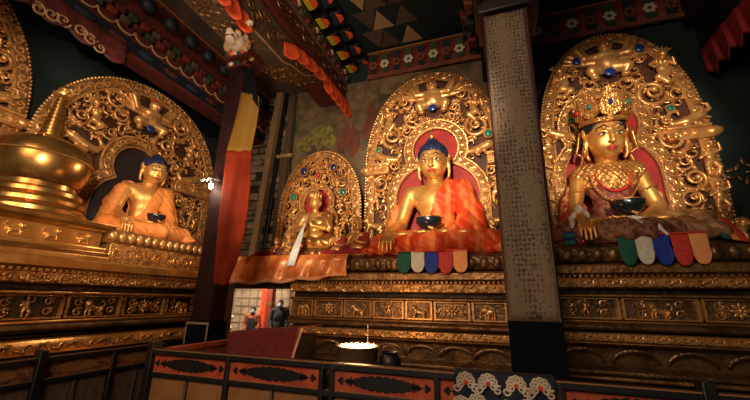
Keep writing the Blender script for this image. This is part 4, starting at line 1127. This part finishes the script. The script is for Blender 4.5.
# painted valance at the top of the back wall, middle and right bays
def flower_valance(label, x0, x1, z0, z1, n):
    t = thing('flower_painted_valance', label, 'valance', ((x0+x1)/2, 6.38, z0)); W = x1-x0; H = z1-z0
    MB().grid(lambda u, v: ((u-.5)*W, -.03*math.sin(u*n*2*PI), v*H), n*8, 3).build('valance_cloth', 'paint_red', t, solid=.01)
    MB().box((-W/2, -.06, H), (W/2, .04, H+.035)).build('top_cord', 'wood_edge', t)
    for i in range(n):
        x = (i+.5)*W/n-W/2
        rect_part('green_panel', 'paint_green' if i % 2 else 'paint_teal', t, (x-W/n*.28, -.05, H*.18), (x+W/n*.28, -.035, H*.95))
        f = MB()
        for k in range(6): f.ell((x+.07*math.cos(k*1.05), -.055, H*.5+.07*math.sin(k*1.05)), (.042, .012, .042), 8, 5)
        f.build('painted_flower', 'paint_white' if i % 2 else 'mural_red', t, 60)
    MB().box((-W/2, -.035, 0), (W/2, -.02, H*.16)).build('red_hem', 'mural_red', t)
    return t
flower_valance('flower painted red and green valance under the patchwork canopy', -2.42, .02, 6.45, 7.08, 9)
flower_valance('dim flower painted valance above the crowned statue', .62, 3.4, 6.5, 7.1, 9)

# ================================================================== right column
rc = thing('temple_column', 'square column wrapped in grey brown patterned cloth with a black foot', 'column', (.31, 3.42, 0))
pb = MB().box((-.245, -.215, .0), (.245, .215, 4.60)); pb.v = [((x if x < 0 else x-.055-.055*(z < 1)), y, z) for x, y, z in pb.v]; pb.build('post', 'column_core', rc, bevel=.02)
MB().grid(lambda u, v: (-.235+.366*u, -.232-.006*math.sin(u*9+v*4)-.004*math.sin(v*23), 1.56+3.0*v), 14, 40).build('patterned_wrap', 'wrap_print', rc, solid=.012)
MB().box((-.25, -.24, 0), (.150, -.2, 1.56)).build('black_foot_cloth', 'black_cloth', rc, bevel=.008)
wr = MB()
for x in (-.228, .132): wr.box((x-.006, -.25, 1.56), (x+.006, -.235, 4.56))
wr.build('wrap_seam', 'wood_brown', rc)
MB().box((-.30, -.27, 4.60), (.30, .27, 4.72)).box((-.25, -.22, 4.72), (.25, .22, 4.80)).box((-.33, -.3, 4.80), (.33, .3, 4.98)).build('capital', 'wood_black', rc, bevel=.015)
for i in range(5): MB().ell((-.24+.12*i, -.29, 4.89), (.05, .03, .07), 10, 6).build('capital_petal', ['paint_green', 'beam_red', 'paint_teal', 'beam_red', 'paint_green'][i], rc, 60)
b3 = thing('corbelled_beam', 'shadowed beam with small red and blue corbel blocks above the cloth wrapped column', 'beam', (.31, 0, 4.98))
MB().extrude_x([(2.0, .45), (2.5, .12), (3.1, .0), (3.75, .0), (4.4, .12), (5.2, .5), (5.2, .95), (2.0, .95)], -.24, .24).build('bracket_arm', 'wood_black', b3, bevel=.015)
rect_part('main_timber', 'wood_black', b3, (-.28, 1.2, .95), (.28, 6.46, 1.55), .01)
rect_part('upper_timber', 'wood_black', b3, (-.36, 1.2, 1.55), (.36, 6.46, 2.25))
for i in range(9):
    y = 2.3+i*.46
    for q in (-1, 1):
        rect_part('corbel_block', ['paint_red', 'paint_navy', 'mural_red', 'paint_blue'][i % 4], b3, (min(q*.34, q*.50), y, 1.62), (max(q*.34, q*.50), y+.24, 1.82), .008)
        rect_part('corbel_block', ['paint_blue', 'mural_red', 'paint_navy', 'paint_red'][i % 4], b3, (min(q*.34, q*.60), y+.2, 1.95), (max(q*.34, q*.60), y+.42, 2.15), .008)
# beam and red valance at the far right
b4 = thing('shadowed_beam', 'black beam carrying the dim red pleated valance at upper right', 'beam', (3.75, 0, 5.5))
rect_part('main_timber', 'wood_black', b4, (-.22, 1.2, .1), (.25, 6.46, .8), .01); rect_part('upper_timber', 'wood_black', b4, (-.35, 1.2, .8), (.35, 6.46, 1.75))
tag(pleated('pleated_valance', None, [(3.44, y, 5.75) for y in np.linspace(3.6, 6.3, 8)], .55, 9, .08, 'red_cloth', None), 'dim red pleated valance at the upper right corner', 'valance')
ml = tag(MB().box((-.03, 0, 0), (.03, 1.3, .07)).build('red_batten', 'mural_red', None, loc=(2.75, 5.1, 7.02)), 'short red batten on the dark ceiling right of the crowned statue', 'batten')
structure(MB().box((-3.0+.0, 6.3, 7.0), (-2.9, 6.45, 7.2)).build('trim_4', 'wood_black'))

# ================================================================== timber frame against the stonework
pf = thing('timber_frame', 'two leaning posts, one pale and one dark, under a dark lintel against the stonework', 'frame', (-4.7, 6.3, 2.2))
def beam2(name, m, p, q, w, par, d=.07, y=6.34):
    a = at(*p, 'y', y); b = at(*q, 'y', y); o = np.array(par.location)
    B = MB(); B.prism([(a[0]-w, a[2]), (a[0]+w, a[2]), (b[0]+w, b[2]), (b[0]-w, b[2])], -d, d)
    B.v = [(x-o[0], yy+y-o[1], z-o[2]) for x, yy, z in B.v]
    return B.build(name, m, par, 0, bevel=.012)
beam2('pale_post', 'wood_tan', (281, 92), (252, 262), .075, pf); beam2('dark_post', 'wood_brown', (294, 96), (273, 262), .07, pf, y=6.36); beam2('dark_post', 'wood_black', (287, 94), (262, 262), .05, pf, .04, y=6.40)
a = at(240, 86, 'y', 6.3); b = at(306, 74, 'y', 6.3)
MB().box((a[0]+4.7, -.12, a[2]-2.2-.22), (b[0]+4.7, .10, a[2]-2.2+.02)).build('lintel', 'wood_black', pf, bevel=.015)
MB().box((a[0]+4.7, -.20, a[2]-2.2+.02), (b[0]+4.75, .10, a[2]-2.2+.26)).build('upper_board', 'wood_brown', pf, bevel=.015)
a = at(278, 157, 'y', 6.22); MB().box((a[0]+4.68, -.14, a[2]-2.24), (a[0]+5.08, -.06, a[2]-2.17)).build('peg', 'wood_tan', pf, bevel=.01)

# ================================================================== altars
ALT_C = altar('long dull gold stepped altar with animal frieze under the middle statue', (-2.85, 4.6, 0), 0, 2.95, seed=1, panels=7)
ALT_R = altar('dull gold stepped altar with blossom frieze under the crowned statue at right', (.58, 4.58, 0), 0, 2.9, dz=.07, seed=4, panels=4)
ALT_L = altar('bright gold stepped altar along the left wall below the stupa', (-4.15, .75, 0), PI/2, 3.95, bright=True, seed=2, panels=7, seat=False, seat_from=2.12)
sh = thing('shelf_plank', 'dark shelf bridging the passage, hung with shiny orange cloth', 'shelf', (-3.4, 4.66, 1.96))
MB().box((-.62, 0, 0), (.54, 1.1, .13)).build('plank', 'wood_black', sh, bevel=.01); MB().box((-.62, .03, .13), (.54, 1.1, .28)).build('upper_plank', 'wood_brown', sh, bevel=.01); MB().box((-.60, -.05, -.12), (.54, .05, .0)).build('apron_board', 'bronze_dark', sh)

# --- cloths
oc = thing('altar_cloth', 'shiny orange satin cloth draped over the shelf left of the middle altar', 'cloth', (-2.9, 4.5, 1.9))
def ocf(u, v):
    x = -3.84+1.92*u; zt = 2.315; zb = 1.90+.12*u**2+.015*math.sin(u*23)
    if v < .25: y = 4.9-(4.9-4.53)*v/.25; z = zt+.012
    else:
        w = (v-.25)/.75; z = zt-(zt-zb)*w; y = 4.50-.05*min(1, w*4)-.022*math.sin(u*31+2*math.sin(w*3))*w-.015*math.sin(u*57+w*4)
    return (x+2.9, y-4.5, z-1.9)
MB().grid(ocf, 70, 20).build('satin', 'satin_orange', oc, solid=.008)
MB().grid(lambda u, v: (lambda p: (p[0], p[1]-.006, p[2]))(ocf(u, .90+.1*v)), 70, 2).build('lower_hem', 'robe_fold', oc, solid=.008)
T5 = ['cloth_green', 'cloth_white', 'cloth_blue', 'cloth_crimson', 'cloth_apricot']
tabs('five coloured tabs of cloth hanging below the middle statue in orange robe', -1.21, -.32, 4.47, 2.33, 2.04, T5)
tabs('five coloured tabs of cloth hanging below the crowned statue', 1.28, 2.08, 4.46, 2.44, 2.10, T5)
# white scarf on the small statue
kh = tag(MB().grid(lambda u, v: tuple(at(*(np.array((308-1.5*u+3*(u-.5)*v*2.4, 216))*(1-v)+np.array((290+9*(u-.5), 266))*v), 'y', 4.84-.46*min(1, v*1.5)-.010*math.sin(u*12+v*5))), 8, 24).build('offering_scarf', 'white_silk', None, solid=.006), 'narrow white scarf hanging from the small gilt statue over the orange cloth', 'scarf')

# ================================================================== statues and aureoles
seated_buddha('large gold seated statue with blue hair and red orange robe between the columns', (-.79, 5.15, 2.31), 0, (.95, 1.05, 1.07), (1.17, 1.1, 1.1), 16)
bowl('blue black bowl in the lap of the middle statue in red orange', (-.81, 5.15-.53*1.05, 2.31+.285*1.07), 1.02)
seated_buddha('gold seated statue in apricot robe against the left wall, blue hair, turned aside', (-4.82, 3.60, 2.47), R(78), (.65, .76, .765), (1.24, 1.08, 1.08), 15, 'robe_apricot', True, False)
v = rotz(R(78))@np.array((0, -.53*.76, 0)); bowl('small dark bowl in the lap of the statue in apricot robe', (-4.82+v[0], 3.60+v[1], 2.47+.285*.765), .66, contents='bowl_black')
lt = thing('lotus_throne', 'carved gilt lotus base under the statue in apricot robe', 'throne', (-4.25, 3.75, 2.3), PI/2)
MB().extrude_x([(0, 0), (-.03, .04), (-.02, .12), (.03, .165), (1.0, .165), (1.0, 0)], -.95, .95).build('base', 'gold_dull', lt)
pt = MB()
for i in range(17): pt.ell((-.88+.11*i, -.02, .08), (.048, .03, .06), 8, 6)
pt.build('petal_row', 'gold_old', lt, 60)
crowned_statue('large crowned gold statue with beaded collar, right of the wrapped column', (1.50, 5.15, 2.38), 0, (.81, 1.02, 1.05), (1.40, 1.27, 1.27), 16)
bowl('glossy black bowl in the lap of the crowned statue', (1.50, 5.15-.50*1.02, 2.38+.300*1.06), 1.0)

JW = 'jewel_blue', 'jewel_green', 'jewel_red'
halo('towering gilded aureole with red niche behind the statue in red orange robe', (-.89, 5.56, 2.31), 0, 1.18, 1.64, 1.74, (.37, 1.86, .66, 1.05, .56), 3, kx=.07,
     jewels=((.93, 2.02, .055, 'jewel_green'), (-.93, 1.95, .045, 'jewel_green')),
     figs=(('garuda', .05, 2.56, .60, 0), ('naga', .66, 2.28, .56, .25), ('makara', .80, 1.66, .40, 0), ('attendant', .98, .85, .42, 0), ('lion', 1.0, .45, .36, 0), ('elephant', 1.0, .05, .40, 0)))
halo('largest gilded aureole, behind the crowned statue at right', (1.86, 5.56, 2.38), 0, 1.03, 1.62, 1.80, (.43, 1.86, .58, 1.05, .58), 11, kx=-.22,
     jewels=((-.42, 2.98, .06, 'jewel_blue'), (.42, 3.02, .06, 'jewel_blue'), (.62, 1.98, .04, 'jewel_green'), (-.62, 1.98, .04, 'jewel_green')),
     figs=(('garuda', -.02, 2.62, .62, 0), ('naga', .58, 2.36, .60, .2), ('makara', .80, 1.66, .38, 0), ('attendant', .92, .95, .45, 0), ('attendant', .92, .45, .42, 0), ('lion', .95, .08, .36, 0)))
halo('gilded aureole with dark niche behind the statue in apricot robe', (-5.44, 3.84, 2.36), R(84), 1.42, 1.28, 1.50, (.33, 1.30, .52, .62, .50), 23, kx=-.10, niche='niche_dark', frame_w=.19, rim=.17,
     figs=(('garuda', -.02, 1.98, .56, 0), ('naga', .70, 1.66, .52, .3), ('makara', .88, 1.30, .40, 0), ('attendant', 1.02, .55, .42, 0), ('elephant', 1.0, .1, .42, 0)))
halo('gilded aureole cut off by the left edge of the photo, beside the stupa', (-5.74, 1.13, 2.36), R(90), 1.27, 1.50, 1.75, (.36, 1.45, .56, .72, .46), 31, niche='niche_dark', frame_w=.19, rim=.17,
     figs=(('naga', .62, 2.05, .5, .25), ('makara', .88, 1.52, .38, 0), ('attendant', .98, .75, .42, 0)))
halo('small oval gilded aureole with coloured stones behind the small crowned statue', (-2.92, 5.42, 2.36), 0, .80, .80, 1.18, (.25, .98, .34, .60, .30), 41, frame_w=.10, rim=.11, bar=False, fine=.62,
     jewels=((-.48, 1.12, .058, 'jewel_green'), (.50, 1.14, .055, 'jewel_green'), (-.30, 1.60, .062, 'jewel_blue'), (.30, 1.62, .05, 'jewel_blue'), (0, 1.50, .04, 'jewel_red')),
     figs=(('attendant', .52, .35, .34, 0), ('naga', .45, .72, .30, 0)))

def mini(label, loc, s, rz=0, robe='red_cloth', bodym='gold_skin', name='small_statue', extra=None):
    t = thing(name, label, 'figurine', loc, rz); b, r, c = small_seated()
    scaled(b, s).build('body', bodym, t, 70); scaled(r, s).build('robe', robe, t, 70); cr = scaled(c, s).build('crown', 'gold_old', t, 60)
    MB().lathe([(0, -.06*s), (.46*s, -.06*s), (.50*s, -.03*s), (.46*s, .0), (0, .0)], n=20, sy=.65, c=(0, -.06*s, 0)).build('lotus_base', 'gold_old', t, 60)
    return t
mini('small crowned gilt statue in front of the small aureole', (-2.80, 5.08, 2.50), .92, robe='gold_plain')
lb = thing('lotus_throne', 'small petalled gilt base under the small crowned statue', 'throne', (-2.80, 5.02, 2.31))
MB().lathe([(0, 0), (.42, 0), (.46, .03), (.38, .07), (.44, .12), (.40, .145), (0, .145)], n=28, sy=.7).build('base', 'gold_dull', lb, 50)
pt = MB()
for i in range(22):
    a = 2*PI*i/22; pt.ell((.43*math.cos(a), .30*math.sin(a), .06), (.05, .05, .05), 8, 6)
pt.build('petals', 'gold_old', lb, 60)
mini('tiny red robed gilt figure right of the small crowned statue', (-2.28, 4.86, 2.34), .44)
mini('tiny red robed gilt figure at the left foot of the middle statue', (-1.93, 4.86, 2.34), .52)
mini('tiny gilt figure left of the white scarf', (-3.12, 4.84, 2.36), .36, robe='robe_brocade')
mini('tiny dark red gilt figure at the left end of the middle altar', (-3.36, 4.86, 2.30), .34, robe='maroon_cloth')
# red cloth rolls on the ledge before the small statue
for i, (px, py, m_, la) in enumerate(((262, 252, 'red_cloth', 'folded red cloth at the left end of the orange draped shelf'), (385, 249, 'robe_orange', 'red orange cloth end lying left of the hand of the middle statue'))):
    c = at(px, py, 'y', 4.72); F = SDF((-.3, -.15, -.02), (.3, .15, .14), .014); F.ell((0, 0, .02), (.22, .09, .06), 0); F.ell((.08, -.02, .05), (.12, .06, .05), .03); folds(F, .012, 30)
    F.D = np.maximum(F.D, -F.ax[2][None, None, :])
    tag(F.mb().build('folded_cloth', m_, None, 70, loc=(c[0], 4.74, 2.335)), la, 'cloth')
# little offerings beside the crowned statue's hand
c = at(569, 238, 'y', 4.72)
ob = thing('offering_box', 'small green and blue offering box left of the crowned statue', 'box', (c[0], 4.72, 2.375)); MB().box((-.06, -.05, 0), (.06, .05, .14)).build('box_body', 'jewel_green', ob, bevel=.008); MB().box((-.064, -.054, .05), (.064, .054, .09)).build('band', 'jewel_blue', ob); MB().box((-.064, -.054, .14), (.064, .054, .155)).build('lid', 'cloth_blue', ob, bevel=.004)
c = at(583, 239, 'y', 4.70)
oc2 = thing('offering_cup', 'small red offering cup with green dough beside the large gold hand', 'cup', (c[0], 4.70, 2.375)); MB().lathe([(0, 0), (.05, 0), (.03, .03), (.06, .10), (.055, .10), (.02, .04), (0, .04)], n=18).build('cup', 'jewel_red', oc2, 60); MB().ell((0, 0, .11), (.05, .05, .05), 12, 8).build('dough', 'jewel_green', oc2, 60)

# ================================================================== stupa
su = thing('gilt_stupa', 'large shining brass stupa with round dome and spire at the left edge', 'stupa', (-4.76, 2.28, 2.06))
def sq(name, h0, z0, h1, z1, m, bev=.012, par=su):
    b = MB(); b.add([(-h0, -h0, z0), (h0, -h0, z0), (h0, h0, z0), (-h0, h0, z0), (-h1, -h1, z1), (h1, -h1, z1), (h1, h1, z1), (-h1, h1, z1)], [(0, 3, 2, 1), (4, 5, 6, 7), (0, 1, 5, 4), (1, 2, 6, 5), (2, 3, 7, 6), (3, 0, 4, 7)])
    return b.build(name, m, par, 0, bevel=bev)
sq('bottom_step', .575, 0, .575, .06, 'gold_plain'); sq('second_step', .56, .06, .56, .11, 'brass'); sq('third_step', .54, .11, .54, .16, 'gold_plain'); d = sq('die', .49, .16, .49, .33, 'gold_plain')
sq('lower_cornice', .50, .33, .54, .37, 'brass'); sq('upper_cornice', .57, .37, .58, .43, 'brass')
for q in (-.30, .0, .30):
    for ax in (0, 1):
        f = tr(relief('lion'), .14, (0, 0, 0)); o = f.build('relief_lion', 'gold_plain', d, 60, loc=((.495, q, .18) if ax == 0 else (q, -.495, .18))); o.rotation_euler = (0, 0, PI/2 if ax == 0 else 0)
MB().lathe([(0, .43), (.47, .43), (.495, .46), (.495, .50), (.47, .53), (.43, .535), (.46, .56), (.46, .60), (.43, .63), (.395, .635), (.425, .66), (.425, .70), (.395, .73), (.35, .735), (.35, .79), (0, .79)], n=48).build('stepped_rings', 'brass', su, 25)
MB().lathe([(0, .785), (.335, .785), (.385, .85), (.425, .95), (.442, 1.05), (.440, 1.13), (.415, 1.21), (.35, 1.275), (.20, 1.305), (0, 1.31)], n=48).build('dome', 'brass', su, 60)
MB().tube([(.447*math.cos(a), .447*math.sin(a), 1.09) for a in np.linspace(0, 2*PI, 48)], .010, 6).build('dome_band', 'gold_plain', su)
sq('harmika', .12, 1.29, .14, 1.37, 'brass', .01)
pr = [(0, 1.37)]
for i in range(11): r = .115-.0065*i; pr += [(r, 1.37+.048*i), (r, 1.40+.048*i), (r-.018, 1.405+.048*i), (r-.018, 1.415+.048*i)]
MB().lathe(pr+[(0, 1.91)], n=24).build('ringed_spire', 'brass', su, 30)
MB().lathe([(0, 1.905), (.09, 1.915), (.10, 1.94), (.04, 1.965), (.06, 2.005), (.03, 2.045), (0, 2.09)], n=20).build('finial', 'gold_plain', su, 50)

# ================================================================== railings in front
balustrade('altar_railing', 'black and orange painted railing across the front of the altars', (0, 2.6, 0), 0, [(-2.98, -2.14), (-2.14, -1.285), (-1.20, -.43), (-.43, .32), (.32, 1.04), (1.04, 1.9)], 1.25, low=.45, post_at=(1.04, -2.98))
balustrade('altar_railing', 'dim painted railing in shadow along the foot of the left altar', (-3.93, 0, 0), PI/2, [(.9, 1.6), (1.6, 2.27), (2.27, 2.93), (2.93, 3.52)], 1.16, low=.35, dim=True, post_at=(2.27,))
rt = thing('return_rail', 'orange painted side rail running back beside the foot of the left column', 'railing', (-2.99, 2.66, 0))
MB().box((-.03, 0, 1.19), (.03, 1.15, 1.24)).build('rail', 'panel_orange', rt, bevel=.006); MB().box((-.015, 0, 1.06), (.015, 1.1, 1.19)).build('board', 'panel_orange', rt); MB().box((-.03, .0, .3), (.03, 1.12, 1.06)).build('lower_board', 'wood_black', rt); MB().box((-.035, 1.08, 0), (.035, 1.15, 1.26)).build('end_post', 'wood_black', rt, bevel=.006)
# brocade over the railing
bc = thing('brocade_cloth', 'navy brocade cloth with pale gold flowers hung over the railing', 'cloth', (0, 2.6, .8))
def bcf(u, v):
    x = -.31+.60*u; s = v*1.15
    if s < .12: y, z = .05, 1.12+s*1.2
    elif s < .22: k = (s-.12)/.10; y, z = .05-.10*k, 1.27
    else: y, z = -.055-.012*math.sin(u*11+s*2)-.004*math.sin(u*25), 1.27-(s-.22)*.60
    return (x, y, z-.8)
MB().grid(bcf, 30, 30).build('cloth_field', 'brocade_navy', bc, solid=.008)
def fpos(dx, dz): return np.array((dx, -.076, 1.27-.8-dz))
for cxx, cz in ((-.235, .06), (-.10, .06), (.065, .06), (.20, .06), (-.17, .18), (.13, .18), (-.27, .20), (.0, .20), (.26, .20)):
    f = MB()
    for k in range(7):
        a = R(-20+k*36.7); rr = .036
        P = [fpos(cxx+rr*math.cos(a)+.020*math.cos(b), cz-rr*math.sin(a)+.020*math.sin(b)) for b in np.linspace(0, 2*PI, 11)]; f.tube(P, .0065, 5)
    for q in (-1, 1):
        P, Q = spiral((0, 0), .028, 1.3, q, 1, .009, 0, 12, 0); f.tube([fpos(cxx+q*.058+p[0], cz+.035-p[2]) for p in P], Q, 5)
    fo = f.build('woven_flower', 'room_pale', bc, 60)
    MB().ell(fpos(cxx, cz), (.017, .006, .017), 10, 6).build('flower_heart', 'cloth_crimson', fo, 60)

# ================================================================== table, vat of burning butter, pot
tb = thing('offering_table', 'low black table behind the railing carrying the burning butter vat', 'table', (-1.15, 3.3, 0))
MB().box((-.42, -.25, 1.03), (.42, .25, 1.08)).build('table_top', 'wood_black', tb, bevel=.006)
for x in (-.38, .38):
    for y in (-.21, .21): MB().box((x-.03, y-.03, 0), (x+.03, y+.03, 1.03)).build('leg', 'wood_black', tb)
vt = thing('butter_lamp_vat', 'round iron vat full of small butter flames behind the railing', 'lamp', (-1.28, 3.3, 1.08))
MB().lathe([(0, 0), (.155, 0), (.185, .02), (.195, .18), (.208, .195), (.208, .21), (.183, .21), (.179, .185), (.0, .18)], n=36).build('vat', 'iron', vt, 40)
MB().lathe([(.193, .06), (.20, .065), (.20, .08), (.193, .085)], n=36).build('band', 'bronze', vt, 40)
MB().lathe([(0, .188), (.174, .188), (.174, .198), (0, .200)], n=32).build('melted_butter', 'melted_butter', vt, 40)
for i in range(34):
    a = i*2.399; r = .158*math.sqrt((i+.5)/34); x, y = r*math.cos(a), r*math.sin(a); h = .022+.012*rng.random()
    w = MB().lathe([(.003, 0), (.0075, h*.25), (.0065, h*.5), (.003, h*.8), (0, h)], (x, y, .198), 8).build('flame', 'flame', vt, 60)
sk = tag(MB().tube([(0, 0, 0), (.003, 0, .12), (0, 0, .24)], .0035, 6).build('incense_stick', 'wood_tan', None, loc=(-1.17, 3.26, 1.25)), 'thin incense stick standing in the butter vat', 'stick')
po = thing('iron_pot', 'small dark pot on the table right of the butter vat', 'pot', (-.98, 3.34, 1.08)); MB().lathe([(0, 0), (.07, 0), (.10, .05), (.10, .12), (.07, .15), (.085, .17), (.075, .17), (.06, .145), (0, .14)], n=24).build('pot_body', 'wood_black', po, 50); MB().tube([(.10*math.cos(a), 0, .12+.10*math.sin(a)) for a in np.linspace(0, PI, 12)], .006, 6).build('handle', 'iron', po)
# maroon draped desk and stick
dk = thing('draped_desk', 'desk under a plain maroon cloth behind the railing, left of the vat', 'desk', (-2.30, 3.48, 0))
MB().box((-.36, -.20, 0), (.36, .24, 1.33)).build('desk_body', 'wood_black', dk)
def dkf(u, v):
    x = -.405+.83*u; top = 1.345+.075*u
    if v < .3: return (x, .25-.50*v/.3, top+.01)
    w = (v-.3)/.7; return (x-.05*w*u, -.255-.035*w-.006*math.sin(u*17)*w, top-.62*w)
MB().grid(dkf, 24, 20).build('maroon_cloth', 'maroon_cloth', dk, solid=.010)
rod = tag(MB().tube([tuple(at(302, 328, 'y', 3.16)), tuple(at(294, 352, 'y', 3.12)), tuple(at(285, 384, 'y', 3.08)), (-2.20, 3.02, .0)], .011, 8).build('wooden_rod', 'wood_tan', None), 'pale thin rod leaning on the right edge of the maroon draped desk', 'rod')

# ================================================================== the room through the passage
standing_person('person in dark and rust clothes and face mask, left one in the passage', (-6.95, 9.2, 0), R(20), 1.45, 'coat_rust', 'coat_dark')
standing_person('person in dark coat and pale blue face mask, right one in the passage', (-6.02, 9.2, 0), R(25), 1.66, 'coat_dark', None)
fl = thing('flower_bunch', 'bunch of pale yellow flowers on a stand, seen through the passage', 'flowers', (-7.62, 8.7, 0))
m = MB(); r = random.Random(4)
for i in range(60): m.ell((r.uniform(-.2, .2), r.uniform(-.2, .2), 1.02+r.uniform(-.18, .3)), .055, 7, 5)
m.build('blossoms', 'flowers', fl, 60); MB().lathe([(0, 0), (.16, 0), (.10, .3), (.14, .8), (.12, .84), (0, .84)], n=18).build('stand', 'wood_brown', fl)
c = at(270, 310, 'y', 9.9)
dp = thing('red_door_post', 'red and gold painted post in the bright room beyond the passage', 'post', (c[0], 9.9, 0)); MB().box((-.10, -.10, 0), (.10, .10, 3.6)).build('post', 'paint_red', dp); MB().box((-.11, -.11, 1.5), (.11, .11, 1.6)).build('gold_band', 'gold_dull', dp)
oh = tag(MB().grid(lambda u, v: (-.26+.26*u, .03*math.sin(u*18), 2.2-1.6*v), 20, 6).build('orange_hanging', 'orange_cloth', None, solid=.01, loc=(c[0]-.15, 9.95, 0)), 'orange red hanging left of the painted post in the bright room', 'hanging')
wb = MB()
for zz in np.arange(.3, 3.5, .28): wb.box((-10.5, 10.97, zz), (-2.3, 11.0, zz+.03))
for i in range(26): wb.box((-10.5+i*.33, 10.975, .3), (-10.47+i*.33, 11.0, 3.5))
structure(wb.build('trim_5', 'stone_pale'))

# ================================================================== light
w = bpy.data.worlds.new('world'); scene.world = w; w.use_nodes = True
w.node_tree.nodes['Background'].inputs[0].default_value = (.06, .32, .34, 1); w.node_tree.nodes['Background'].inputs[1].default_value = .16
def light(name, kind, loc, power, col=(1, .81, .58), size=.1, target=None, angle=60, blend=.6):
    l = bpy.data.lights.new(name, kind); l.energy = power; l.color = col
    o = bpy.data.objects.new(name, l); C.objects.link(o); o.location = loc
    if kind == 'AREA': l.size = size
    else: l.shadow_soft_size = size
    if kind == 'SPOT': l.spot_size = R(angle); l.spot_blend = blend
    if target is not None: o.rotation_euler = (Vector(target)-Vector(loc)).to_track_quat('-Z', 'Y').to_euler()
    return o
light('bulb_light', 'POINT', tuple(bp+np.array((-.10, -.10, 0))), 16, size=.04)
light('butter_light', 'POINT', (-1.28, 3.3, 1.42), 14, (1, .55, .22), .12)
light('spot_middle', 'SPOT', (-.45, -.4, 2.9), 2100, target=(-.95, 5.3, 3.85), angle=31, size=.12)  # statue spots, this to spot_small: unseen sources added to brighten statues and aureoles
light('spot_right', 'SPOT', (1.0, -.4, 3.0), 1500, target=(1.8, 5.3, 3.95), angle=29, size=.12)
light('spot_left', 'SPOT', (-.5, -.2, 2.8), 760, target=(-4.9, 3.0, 3.4), angle=42, size=.12)
light('spot_small', 'SPOT', (-1.6, -.5, 2.2), 1050, target=(-2.9, 5.2, 2.95), angle=18, size=.1)
light('spot_timbers', 'SPOT', (-.2, -.6, .9), 620, (1, .78, .55), target=(-3.2, 5.0, 5.8), angle=40, size=.3, blend=.9)  # warm fill added for beams and ceiling, no fixture stands there
light('spot_mural', 'SPOT', (-.8, -.5, 2.4), 900, (1, .76, .5), target=(-3.9, 6.4, 4.6), angle=26, size=.3, blend=.9)  # extra unseen spot put in to brighten mural and stonework
light('hall_fill', 'AREA', (-1.5, -2.6, 4.5), 220, (1, .74, .5), 2.5, target=(-1.5, 5, 2.5))  # unseen area fill added behind the camera for the railing fronts
light('passage_lamp', 'POINT', (-7.0, 8.4, 3.2), 420, (1, .82, .6), .3)
for cat, g in (('altar', 'stepped altars of the shrine'), ('aureole', 'gilded aureoles behind the statues'), ('statue', 'large seated gold statues'), ('figurine', 'small figures at the small aureole'), ('bowl', 'bowls in the laps of the statues'),
               ('valance', 'cloth valances under the beams'), ('column', 'square columns of the hall'), ('railing', 'painted railings before the altars'), ('mural', 'wall murals'), ('throne', 'lotus bases of statues'), ('person', 'visitors in the passage'), ('beam', 'painted ceiling beams')):
    for o in C.objects:
        if o.get('category') == cat: o['group'] = g
vs_ = scene.view_settings; vs_.view_transform = 'Standard'; vs_.look = 'None'; vs_.gamma = 1; vs_.exposure = 0; vs_.use_curve_mapping = False
